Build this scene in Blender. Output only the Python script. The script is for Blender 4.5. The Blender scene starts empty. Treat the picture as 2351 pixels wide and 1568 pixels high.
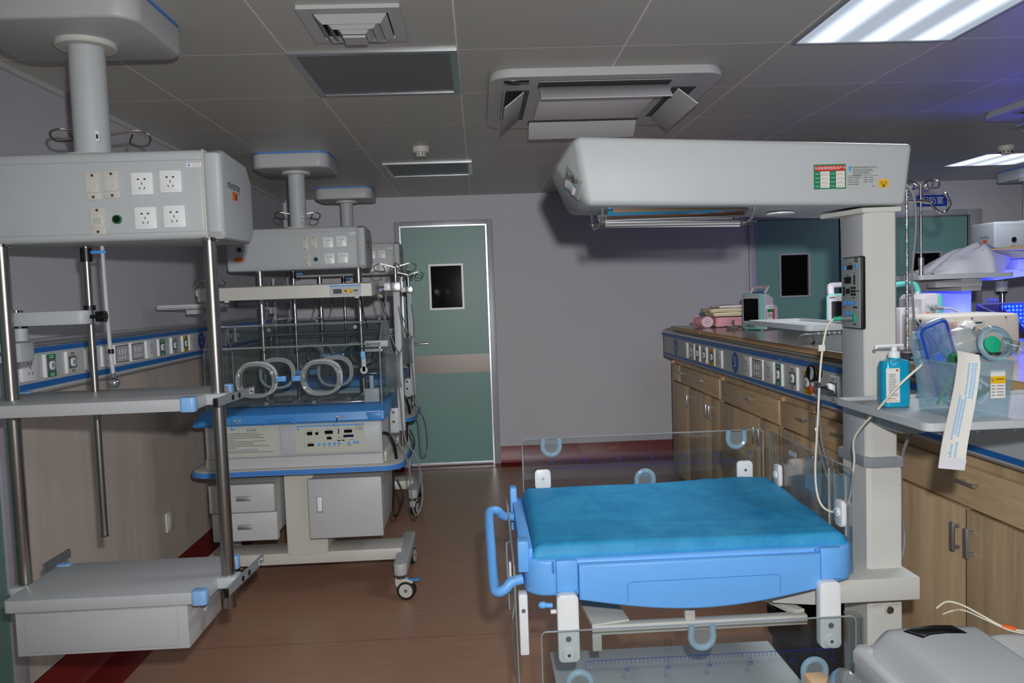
import bpy, bmesh, math, random
from mathutils import Vector, Matrix
random.seed(7)
PI=math.pi
SC=bpy.context.scene
COL=SC.collection
def lin(c):
    c=c/255.0
    return c/12.92 if c<=0.04045 else ((c+0.055)/1.055)**2.4
def rgb(h):
    h=h.lstrip('#'); return (lin(int(h[0:2],16)),lin(int(h[2:4],16)),lin(int(h[4:6],16)),1)
# ---------------------------------------------------------------- materials
MATS={}
def nodes(name):
    m=bpy.data.materials.new(name); m.use_nodes=True
    nt=m.node_tree; nt.nodes.clear()
    o=nt.nodes.new('ShaderNodeOutputMaterial'); return m,nt,o
def N(nt,t,**k):
    n=nt.nodes.new(t)
    for a,b in k.items():
        if a.startswith('_'): setattr(n,a[1:],b)
        else: n.inputs[a.replace('__',' ')].default_value=b
    return n
def pbr(name,col,rough=.45,metal=0,spec=.5,var=.04,scale=18,bump=0,bscale=120,coat=0,sheen=0,trans=0):
    """principled surface whose colour wanders a little with noise"""
    m,nt,o=nodes(name); L=nt.links.new
    b=N(nt,'ShaderNodeBsdfPrincipled',Roughness=rough,Metallic=metal)
    b.inputs['Specular IOR Level'].default_value=spec
    b.inputs['Coat Weight'].default_value=coat
    b.inputs['Sheen Weight'].default_value=sheen
    b.inputs['Transmission Weight'].default_value=trans
    tc=N(nt,'ShaderNodeTexCoord'); no=N(nt,'ShaderNodeTexNoise',Scale=scale,Detail=4)
    L(tc.outputs['Object'],no.inputs['Vector'])
    mx=N(nt,'ShaderNodeMix',_data_type='RGBA')
    c=rgb(col) if isinstance(col,str) else col
    mx.inputs[6].default_value=[max(0,x*(1-var)) for x in c[:3]]+[1]
    mx.inputs[7].default_value=[min(1,x*(1+var)) for x in c[:3]]+[1]
    L(no.outputs['Fac'],mx.inputs[0]); L(mx.outputs[2],b.inputs['Base Color'])
    if bump:
        n2=N(nt,'ShaderNodeTexNoise',Scale=bscale,Detail=3); L(tc.outputs['Object'],n2.inputs['Vector'])
        bu=N(nt,'ShaderNodeBump',Strength=bump,Distance=.004); L(n2.outputs['Fac'],bu.inputs['Height']); L(bu.outputs['Normal'],b.inputs['Normal'])
    L(b.outputs[0],o.inputs[0]); MATS[name]=m; return m
def emit(name,col,s):
    m,nt,o=nodes(name); e=N(nt,'ShaderNodeEmission',Strength=s); e.inputs[0].default_value=rgb(col)
    nt.links.new(e.outputs[0],o.inputs[0]); MATS[name]=m
def clear(name,tint,refl=.06,rough=.02,edge=.35,haze=0,hazecol='#ffffff'):
    """thin acrylic sheet: see-through with facing-dependent gloss, optional milky share"""
    m,nt,o=nodes(name); L=nt.links.new
    t=N(nt,'ShaderNodeBsdfTransparent'); t.inputs[0].default_value=rgb(tint)
    g=N(nt,'ShaderNodeBsdfGlossy',Roughness=rough); g.inputs[0].default_value=(1,1,1,1)
    lw=N(nt,'ShaderNodeLayerWeight',Blend=.35)
    mp=N(nt,'ShaderNodeMapRange'); mp.inputs['To Min'].default_value=refl; mp.inputs['To Max'].default_value=edge
    L(lw.outputs['Facing'],mp.inputs[0])
    mx=N(nt,'ShaderNodeMixShader'); L(mp.outputs[0],mx.inputs[0]); L(t.outputs[0],mx.inputs[1]); L(g.outputs[0],mx.inputs[2])
    out=mx
    if haze:
        d=N(nt,'ShaderNodeBsdfDiffuse'); d.inputs[0].default_value=rgb(hazecol)
        m2=N(nt,'ShaderNodeMixShader'); m2.inputs[0].default_value=haze; L(mx.outputs[0],m2.inputs[1]); L(d.outputs[0],m2.inputs[2]); out=m2
    L(out.outputs[0],o.inputs[0]); MATS[name]=m
def wood(name,c1,c2,axis=2,rough=.5,scale=6,stretch=.06):
    m,nt,o=nodes(name); L=nt.links.new
    b=N(nt,'ShaderNodeBsdfPrincipled',Roughness=rough)
    tc=N(nt,'ShaderNodeTexCoord'); mp=N(nt,'ShaderNodeMapping')
    s=[1,1,1]; s[axis]=stretch; mp.inputs['Scale'].default_value=s
    L(tc.outputs['Object'],mp.inputs[0])
    n1=N(nt,'ShaderNodeTexNoise',Scale=scale,Detail=6,Roughness=.6,Distortion=.6); L(mp.outputs[0],n1.inputs['Vector'])
    n2=N(nt,'ShaderNodeTexNoise',Scale=scale*14,Detail=3,Roughness=.7); L(mp.outputs[0],n2.inputs['Vector'])
    ad=N(nt,'ShaderNodeMath',_operation='MULTIPLY_ADD'); ad.inputs[1].default_value=.45; L(n2.outputs['Fac'],ad.inputs[0]); L(n1.outputs['Fac'],ad.inputs[2])
    r=N(nt,'ShaderNodeValToRGB'); r.color_ramp.elements[0].position=.48; r.color_ramp.elements[1].position=.95
    r.color_ramp.elements[0].color=rgb(c1); r.color_ramp.elements[1].color=rgb(c2)
    L(ad.outputs[0],r.inputs[0]); L(r.outputs[0],b.inputs['Base Color']); L(b.outputs[0],o.inputs[0]); MATS[name]=m
def grid_ceiling():
    m,nt,o=nodes('ceiling_tile'); L=nt.links.new
    b=N(nt,'ShaderNodeBsdfPrincipled',Roughness=.42)
    tc=N(nt,'ShaderNodeTexCoord'); sp=N(nt,'ShaderNodeSeparateXYZ'); L(tc.outputs['Object'],sp.inputs[0])
    outs=[]; cells=[]
    for k,off in ((0,1.2462+.6*20),(1,-2.2552+.6*20)):
        a=N(nt,'ShaderNodeMath',_operation='ADD'); a.inputs[1].default_value=off; L(sp.outputs[k],a.inputs[0])
        d=N(nt,'ShaderNodeMath',_operation='DIVIDE'); d.inputs[1].default_value=.6; L(a.outputs[0],d.inputs[0])
        f=N(nt,'ShaderNodeMath',_operation='FRACT'); L(d.outputs[0],f.inputs[0])
        fl=N(nt,'ShaderNodeMath',_operation='FLOOR'); L(d.outputs[0],fl.inputs[0]); cells.append(fl)
        p=N(nt,'ShaderNodeMath',_operation='PINGPONG'); p.inputs[1].default_value=.5; L(f.outputs[0],p.inputs[0])
        l=N(nt,'ShaderNodeMath',_operation='LESS_THAN'); l.inputs[1].default_value=.0052; L(p.outputs[0],l.inputs[0]); outs.append(l)
    mx=N(nt,'ShaderNodeMath',_operation='MAXIMUM'); L(outs[0].outputs[0],mx.inputs[0]); L(outs[1].outputs[0],mx.inputs[1])
    cb=N(nt,'ShaderNodeCombineXYZ'); L(cells[0].outputs[0],cb.inputs[0]); L(cells[1].outputs[0],cb.inputs[1])
    wn=N(nt,'ShaderNodeTexWhiteNoise',_noise_dimensions='3D'); L(cb.outputs[0],wn.inputs['Vector'])
    t=N(nt,'ShaderNodeMix',_data_type='RGBA'); t.inputs[6].default_value=rgb('#b3b4ac'); t.inputs[7].default_value=rgb('#babab4'); L(wn.outputs['Value'],t.inputs[0])
    c=N(nt,'ShaderNodeMix',_data_type='RGBA'); c.inputs[7].default_value=rgb('#e9e8e2'); L(t.outputs[2],c.inputs[6]); L(mx.outputs[0],c.inputs[0])
    L(c.outputs[2],b.inputs['Base Color']); L(b.outputs[0],o.inputs[0]); MATS['ceiling_tile']=m
def floor_mat():
    m,nt,o=nodes('vinyl_floor'); L=nt.links.new
    b=N(nt,'ShaderNodeBsdfPrincipled',Roughness=.34)
    tc=N(nt,'ShaderNodeTexCoord'); mp=N(nt,'ShaderNodeMapping'); mp.inputs['Scale'].default_value=(.22,2.2,1); L(tc.outputs['Object'],mp.inputs[0])
    n=N(nt,'ShaderNodeTexNoise',Scale=16,Detail=7,Roughness=.65); L(mp.outputs[0],n.inputs['Vector'])
    br=N(nt,'ShaderNodeTexBrick',Scale=1); br.inputs['Mortar Size'].default_value=.0018; br.inputs['Brick Width'].default_value=22; br.inputs['Row Height'].default_value=1.83
    br.inputs['Color1'].default_value=(1,1,1,1); br.inputs['Color2'].default_value=(1,1,1,1); br.inputs['Mortar'].default_value=(.35,.35,.35,1)
    mp2=N(nt,'ShaderNodeMapping'); mp2.inputs['Location'].default_value=(9,.28,0); L(tc.outputs['Object'],mp2.inputs[0]); L(mp2.outputs[0],br.inputs['Vector'])
    r=N(nt,'ShaderNodeValToRGB'); r.color_ramp.elements[0].position=.3; r.color_ramp.elements[1].position=.72
    r.color_ramp.elements[0].color=rgb('#98725c'); r.color_ramp.elements[1].color=rgb('#a47e68')
    L(n.outputs['Fac'],r.inputs[0])
    mu=N(nt,'ShaderNodeMix',_data_type='RGBA',_blend_type='MULTIPLY'); mu.inputs[0].default_value=1; L(r.outputs[0],mu.inputs[6]); L(br.outputs['Color'],mu.inputs[7])
    L(mu.outputs[2],b.inputs['Base Color']); L(b.outputs[0],o.inputs[0]); MATS['vinyl_floor']=m
def lit_panel(name,s):
    """diffuser of a fluorescent fitting: three tubes behind ribbed plastic glow as brighter bands"""
    m,nt,o=nodes(name); L=nt.links.new
    tc=N(nt,'ShaderNodeTexCoord'); sp=N(nt,'ShaderNodeSeparateXYZ'); L(tc.outputs['Generated'],sp.inputs[0])
    a=N(nt,'ShaderNodeMath',_operation='MULTIPLY'); a.inputs[1].default_value=3; L(sp.outputs[0],a.inputs[0])
    f=N(nt,'ShaderNodeMath',_operation='FRACT'); L(a.outputs[0],f.inputs[0])
    p=N(nt,'ShaderNodeMath',_operation='PINGPONG'); p.inputs[1].default_value=.5; L(f.outputs[0],p.inputs[0])
    mr=N(nt,'ShaderNodeMapRange',_interpolation_type='SMOOTHSTEP'); mr.inputs['From Min'].default_value=.12; mr.inputs['From Max'].default_value=.46
    mr.inputs['To Min'].default_value=.62; mr.inputs['To Max'].default_value=1.9; L(p.outputs[0],mr.inputs[0])
    ms=N(nt,'ShaderNodeMath',_operation='MULTIPLY'); ms.inputs[1].default_value=s; L(mr.outputs[0],ms.inputs[0])
    e=N(nt,'ShaderNodeEmission'); e.inputs[0].default_value=rgb('#d9e6f8'); L(ms.outputs[0],e.inputs[1]); L(e.outputs[0],o.inputs[0]); MATS[name]=m
def led_mat():
    """phototherapy lamp face: rows of small blue-white diodes in a blue field"""
    m,nt,o=nodes('led_field'); L=nt.links.new
    tc=N(nt,'ShaderNodeTexCoord'); v=N(nt,'ShaderNodeTexVoronoi',Scale=48); v.inputs['Randomness'].default_value=.15; L(tc.outputs['Object'],v.inputs['Vector'])
    r=N(nt,'ShaderNodeValToRGB'); r.color_ramp.elements[0].position=.12; r.color_ramp.elements[1].position=.42
    r.color_ramp.elements[0].color=(.10,.50,1,1); r.color_ramp.elements[1].color=(.01,.03,.9,1)
    L(v.outputs['Distance'],r.inputs[0]); e=N(nt,'ShaderNodeEmission',Strength=7.0); L(r.outputs[0],e.inputs[0]); L(e.outputs[0],o.inputs[0]); MATS['led_field']=m
def M(n): return MATS[n]
def make_materials():
    pbr('wall_paint','#b2b1b6',.6,bump=.05,bscale=60,var=.025,scale=3)
    wood('wall_laminate','#a89e96','#bfb4aa',2,.55,5,.05)
    grid_ceiling(); floor_mat()
    pbr('red_vinyl','#6e1412',.4,var=.08)
    pbr('white_plastic','#b3b8ba',.5)
    pbr('grey_white','#b4b6b8',.45)
    pbr('cream','#c3c1b8',.45)
    pbr('light_cream','#c6c5be',.45)
    pbr('bright_white','#e2e5e6',.35)
    pbr('mid_grey','#8a8f95',.5)
    pbr('slate_grey','#5f666d',.5)
    pbr('dark_grey','#3a3c3f',.5)
    pbr('black','#0c0c0d',.4)
    pbr('rubber','#141517',.75)
    pbr('screen','#050507',.2,spec=.35)
    pbr('black_glass','#0b0b0c',.06,spec=.25,var=0)
    pbr('lcd_blue','#10123a',.2)
    pbr('device_blue','#6cb0f4',.45)
    pbr('deck_blue','#3a84c8',.4)
    pbr('pale_blue','#86b4e4',.42)
    pbr('edge_blue','#4a86cf',.42)
    pbr('stripe_blue','#1664b0',.4)
    pbr('badge_blue','#1848a8',.4)
    pbr('sign_blue','#123a98',.4)
    pbr('button_blue','#4a96e6',.45)
    pbr('teal_door','#668e87',.42,var=.02)
    pbr('frame_metal','#9d9fa6',.42,metal=.15)
    pbr('steel','#aaa6a0',.28,metal=1,var=.02)
    pbr('chrome','#d8d8d8',.09,metal=1,var=0)
    pbr('brushed','#5e5956',.36,metal=1,var=.05,scale=40)
    pbr('bronze','#6a5d50',.3,metal=.9)
    pbr('alu','#b9bcc0',.3,metal=.85)
    pbr('grey_film','#6f7076',.45,var=.05,scale=50)
    pbr('green','#0f7a45',.5); pbr('bright_green','#12a87a',.4); pbr('red','#c2241f',.5); pbr('orange','#e0631a',.5)
    pbr('yellow','#e0b010',.5); pbr('paper','#d9d6cf',.8); pbr('paper_yellow','#b59d55',.8); pbr('pink_paper','#c9a8a4',.8)
    pbr('label_grey','#aeb4b2',.6); pbr('panel_ivory','#b4b8ac',.5); pbr('panel_grey','#8f9894',.45)
    pbr('blue_print','#4f8fc4',.7); pbr('pale_print','#86b6dc',.8); pbr('ink','#22242a',.7); pbr('dark_blue_ink','#1c2c86',.6); pbr('red_print','#b0443a',.7)
    wood('oak_v','#ab9273','#dcc29b',2,.45,7,.05)
    wood('oak_h','#b19672','#e3c9a0',1,.45,5,.09)
    pbr('ply_edge','#c9a878',.6,var=.1,scale=60)
    wood('worktop_laminate','#8f8075','#9f9084',1,.2,5,.1)
    pbr('mint','#5fb3ae',.4); pbr('mint_light','#7cc6c0',.4)
    pbr('monitor_body','#bcb6bc',.45)
    pbr('beige_case','#c2bbb2',.5)
    pbr('soap_blue','#0b95b8',.12,coat=.4)
    pbr('cloth_white','#d2d2d6',.9,bump=.3,bscale=300)
    pbr('towel_cream','#f3e6c2',.95,bump=.5,bscale=400); pbr('towel_pink','#f0b4bd',.95,bump=.5,bscale=400); pbr('towel_light','#f4efee',.95,bump=.5,bscale=400)
    pbr('sheet_lining','#c5b27c',.9)
    pbr('cable_cream','#d9d3c0',.5); pbr('cable_grey','#77787a',.55)
    pbr('skin_tan','#d8b58c',.8)
    pbr('mattress_core','#9ec6d8',.8)
    clear('acrylic','#f4f7f7',.03,.03,.3)
    clear('acrylic_rim','#b9c2c4',.25,.1,.7,.35,'#cfd6d8')
    clear('hood_clear','#e9eeef',.05,.04,.45)
    clear('smoke_plastic','#d8e0e2',.1,.1,.6,.12,'#e6eef0')
    clear('frosted','#eef5f8',.05,.22,.2,.13,'#c6dbe4')
    clear('frosted_blue','#ccd9f2',.06,.2,.3,.16,'#8fabe8')
    clear('grommet','#d5e6ee',.06,.2,.4,.5,'#a9c8d8')
    clear('dark_glass','#1a1a1c',.06,.03,.5,.6,'#0a0a0b')
    clear('blue_acrylic','#c8c8ff',.1,.05,.5,.06,'#6a6aff')
    lit_panel('lit_diffuser',1.0)
    lit_panel('lit_diffuser_far',1.3)
    led_mat()
    pbr('rippled','#c9ccd0',.2,metal=1,bump=.8,bscale=200)
    cloth_blue()
def cloth_blue():
    m,nt,o=nodes('nonwoven_blue'); L=nt.links.new
    b=N(nt,'ShaderNodeBsdfPrincipled',Roughness=.6)
    tc=N(nt,'ShaderNodeTexCoord')
    n=N(nt,'ShaderNodeTexNoise',Scale=9,Detail=8,Roughness=.7); L(tc.outputs['Object'],n.inputs['Vector'])
    r=N(nt,'ShaderNodeValToRGB'); r.color_ramp.elements[0].position=.3; r.color_ramp.elements[1].position=.75
    r.color_ramp.elements[0].color=rgb('#0c80b8'); r.color_ramp.elements[1].color=rgb('#36a4d2')
    L(n.outputs['Fac'],r.inputs[0]); L(r.outputs[0],b.inputs['Base Color'])
    n2=N(nt,'ShaderNodeTexNoise',Scale=260,Detail=2); L(tc.outputs['Object'],n2.inputs['Vector'])
    bu=N(nt,'ShaderNodeBump',Strength=.25,Distance=.003); L(n2.outputs['Fac'],bu.inputs['Height']); L(bu.outputs[0],b.inputs['Normal'])
    L(b.outputs[0],o.inputs[0]); MATS['nonwoven_blue']=m
# ---------------------------------------------------------------- mesh builder
def rrect(x0,x1,y0,y1,r,seg=5):
    r=min(r,(x1-x0)/2-1e-5,(y1-y0)/2-1e-5); P=[]
    for cx,cy,a in ((x1-r,y1-r,0),(x0+r,y1-r,90),(x0+r,y0+r,180),(x1-r,y0+r,270)):
        for k in range(seg+1):
            t=math.radians(a+90*k/seg); P.append((cx+r*math.cos(t),cy+r*math.sin(t)))
    return P
def ellipse(cx,cy,rx,ry,n=24): return [(cx+rx*math.cos(2*PI*k/n),cy+ry*math.sin(2*PI*k/n)) for k in range(n)]
class MB:
    def __init__(s): s.v=[];s.f=[];s.mi=[];s.ml=[];s.T=Matrix()
    def add(s,vs,fs,mat):
        if mat not in s.ml: s.ml.append(mat)
        k=s.ml.index(mat); b=len(s.v)
        s.v+=[s.T@Vector(v) for v in vs]
        for f in fs: s.f.append([b+i for i in f]); s.mi.append(k)
        return s
    def bm(s,bm,mat):
        bm.verts.ensure_lookup_table(); bmesh.ops.recalc_face_normals(bm,faces=bm.faces)
        for i,v in enumerate(bm.verts): v.index=i
        s.add([v.co.copy() for v in bm.verts],[[v.index for v in f.verts] for f in bm.faces],mat); bm.free(); return s
    def box(s,x0,x1,y0,y1,z0,z1,mat,r=0,seg=2):
        bm=bmesh.new(); bmesh.ops.create_cube(bm,size=1)
        for v in bm.verts: v.co=Vector(((x0+x1)/2+v.co.x*(x1-x0),(y0+y1)/2+v.co.y*(y1-y0),(z0+z1)/2+v.co.z*(z1-z0)))
        if r: bmesh.ops.bevel(bm,geom=list(bm.edges),offset=min(r,abs(x1-x0)*.49,abs(y1-y0)*.49,abs(z1-z0)*.49),segments=seg,profile=.5,affect='EDGES')
        return s.bm(bm,mat)
    def prism(s,poly,a,b,mat,axis='z',r=0,seg=2):
        """extrude a 2-D outline; axis z:(x,y) y:(x,z) x:(y,z)"""
        def P(u,v,w): return {'z':(u,v,w),'y':(u,w,v),'x':(w,u,v)}[axis]
        bm=bmesh.new(); n=len(poly)
        A=[bm.verts.new(P(u,v,a)) for u,v in poly]; B=[bm.verts.new(P(u,v,b)) for u,v in poly]
        f0=bm.faces.new(A); f1=bm.faces.new(B[::-1])
        for i in range(n): bm.faces.new((A[i],A[(i+1)%n],B[(i+1)%n],B[i]))
        bmesh.ops.recalc_face_normals(bm,faces=bm.faces)
        if r: bmesh.ops.bevel(bm,geom=list(set(list(f0.edges)+list(f1.edges))),offset=r,segments=seg,profile=.5,affect='EDGES')
        return s.bm(bm,mat)
    def frame(s,outer,inner,a,b,mat,axis='z'):
        """ring between two outlines with equal point counts, extruded"""
        def P(u,v,w): return {'z':(u,v,w),'y':(u,w,v),'x':(w,u,v)}[axis]
        n=len(outer); vs=[P(u,v,a) for u,v in outer]+[P(u,v,a) for u,v in inner]+[P(u,v,b) for u,v in outer]+[P(u,v,b) for u,v in inner]; fs=[]
        for i in range(n):
            j=(i+1)%n
            fs+=[[i,j,n+j,n+i],[2*n+i,3*n+i,3*n+j,2*n+j],[i,2*n+i,2*n+j,j],[n+i,n+j,3*n+j,3*n+i]]
        bm=bmesh.new(); V=[bm.verts.new(v) for v in vs]
        for f in fs: bm.faces.new([V[i] for i in f])
        return s.bm(bm,mat)
    def cyl(s,p0,p1,r,mat,seg=20,r2=None,bev=0):
        p0=Vector(p0);p1=Vector(p1); d=p1-p0; L=d.length; q=d.to_track_quat('Z','Y').to_matrix().to_4x4(); r2=r if r2 is None else r2
        pr=[(0,0),(r,0),(r2,L),(0,L)] if not bev else [(0,0),(r-bev,0),(r,bev),(r2,L-bev),(r2-bev,L),(0,L)]
        return s.lathe(pr,mat,Matrix.Translation(p0)@q,seg)
    def lathe(s,pr,mat,X=None,seg=24,a0=0,a1=2*PI):
        X=X or Matrix(); vs=[];fs=[]; full=abs(a1-a0-2*PI)<1e-6; m=seg if full else seg+1
        idx=[]
        for (r,z) in pr:
            if r<1e-7: idx.append([len(vs)]*m); vs.append(X@Vector((0,0,z)))
            else:
                idx.append(list(range(len(vs),len(vs)+m)))
                for k in range(m):
                    t=a0+(a1-a0)*k/seg; vs.append(X@Vector((r*math.cos(t),r*math.sin(t),z)))
        for i in range(len(pr)-1):
            for k in range(seg):
                j=(k+1)%m if full else k+1
                f=[idx[i][k],idx[i][j],idx[i+1][j],idx[i+1][k]]
                g=[]; [g.append(x) for x in f if x not in g]
                if len(g)>2: fs.append(g)
        bm=bmesh.new(); V=[bm.verts.new(v) for v in vs]
        for f in fs:
            try: bm.faces.new([V[i] for i in f])
            except ValueError: pass
        return s.bm(bm,mat)
    def sph(s,c,r,mat,sc=(1,1,1),seg=16):
        n=seg//2; pr=[(r*math.sin(PI*i/n) if 0<i<n else 0,-r*math.cos(PI*i/n)) for i in range(n+1)]
        return s.lathe(pr,mat,Matrix.Translation(c)@Matrix.Diagonal((*sc,1)),seg)
    def tube(s,pts,r,mat,seg=8,closed=False,smooth=0,sy=1):
        P=[Vector(p) for p in pts]
        if smooth: P=spline(P,smooth,closed)
        n=len(P); vs=[];fs=[]; up=None
        for i in range(n):
            if closed: t=P[(i+1)%n]-P[i-1]
            else: t=P[min(i+1,n-1)]-P[max(i-1,0)]
            t.normalize()
            if up is None:
                up=Vector((0,0,1)) if abs(t.z)<.9 else Vector((0,1,0))
            u=(up-t*up.dot(t)); u.normalize(); w=t.cross(u); up=u
            rr=r[i] if isinstance(r,(list,tuple)) else r
            for k in range(seg):
                a=2*PI*k/seg; vs.append(P[i]+u*(math.cos(a)*rr)+w*(math.sin(a)*rr*sy))
        m=n if closed else n-1
        for i in range(m):
            for k in range(seg):
                a=i*seg+k; b=i*seg+(k+1)%seg; j=((i+1)%n)*seg
                fs.append([a,b,j+(k+1)%seg,j+k])
        if not closed: fs+= [list(range(seg))[::-1],[(n-1)*seg+k for k in range(seg)]]
        return s.add(vs,fs,mat)
    def quad(s,a,b,c,d,mat): return s.add([a,b,c,d],[[0,1,2,3]],mat)
    def grid(s,fn,nu,nv,mat,closeu=False):
        vs=[fn(i/nu,j/nv) for j in range(nv+1) for i in range(nu+(0 if closeu else 1))]; w=nu if closeu else nu+1; fs=[]
        for j in range(nv):
            for i in range(nu): fs.append([j*w+i,j*w+(i+1)%w,(j+1)*w+(i+1)%w,(j+1)*w+i])
        return s.add(vs,fs,mat)
    def text(s,txt,size,X,mat,align='CENTER'):
        c=bpy.data.curves.new('t','FONT'); c.body=txt; c.size=size; c.align_x=align; c.align_y='CENTER'; c.resolution_u=3
        o=bpy.data.objects.new('t',c); COL.objects.link(o); bpy.context.view_layer.update()
        me=bpy.data.meshes.new_from_object(o.evaluated_get(bpy.context.evaluated_depsgraph_get()))
        s.add([X@v.co for v in me.vertices],[list(p.vertices) for p in me.polygons],mat)
        bpy.data.objects.remove(o); bpy.data.meshes.remove(me); bpy.data.curves.remove(c); return s
    def build(s,name,parent=None,loc=None,ang=32):
        me=bpy.data.meshes.new(name)
        if parent is not None: org=Vector(parent.get('_org',(0,0,0)))
        else: org=Vector(loc or (0,0,0))
        me.from_pydata([v-org for v in s.v],[],s.f)
        for m in s.ml: me.materials.append(M(m))
        me.polygons.foreach_set('material_index',s.mi); me.polygons.foreach_set('use_smooth',[True]*len(s.f))
        me.set_sharp_from_angle(angle=math.radians(ang)); me.update()
        o=bpy.data.objects.new(name,me); COL.objects.link(o)
        if parent is not None: o.parent=parent; o['_org']=list(org)
        else: o.location=org; o['_org']=list(org)
        return o
def spline(P,k,closed=False):
    n=len(P); out=[]
    R=range(n if closed else n-1)
    for i in R:
        p0=P[(i-1)%n] if closed or i>0 else P[0]; p1=P[i]; p2=P[(i+1)%n]; p3=P[(i+2)%n] if closed or i+2<n else P[-1]
        for j in range(k):
            t=j/k; out.append(.5*((2*p1)+(-p0+p2)*t+(2*p0-5*p1+4*p2-p3)*t*t+(-p0+3*p1-3*p2+p3)*t**3))
    if not closed: out.append(P[-1])
    return out
def tag(o,label=None,cat=None,group=None,kind=None):
    if label:o['label']=label
    if cat:o['category']=cat
    if group:o['group']=group
    if kind:o['kind']=kind
    return o
def thing(name,label,cat,loc,group=None):
    o=bpy.data.objects.new(name,None); o.empty_display_size=.05; COL.objects.link(o); o.location=loc; o['_org']=list(loc)
    return tag(o,label,cat,group)
def copy_tree(o,parent=None):
    c=o.copy(); COL.objects.link(c)
    if parent is not None: c.parent=parent
    for ch in [x for x in bpy.data.objects if x.parent==o and x is not c]: copy_tree(ch,c)
    return c
# facing matrices for writing: local x right, y up, z out of the surface
def F_front(x,y,z): return Matrix(((1,0,0,x),(0,0,-1,y),(0,1,0,z),(0,0,0,1)))       # seen from -Y
def F_left(x,y,z): return Matrix(((0,0,-1,x),(-1,0,0,y),(0,1,0,z),(0,0,0,1)))       # seen from -X
def F_right(x,y,z): return Matrix(((0,0,1,x),(1,0,0,y),(0,1,0,z),(0,0,0,1)))        # seen from +X
def F_flip(x,y,z): return Matrix(((1,0,0,x),(0,0,-1,y),(0,-1,0,z),(0,0,0,1)))
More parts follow.
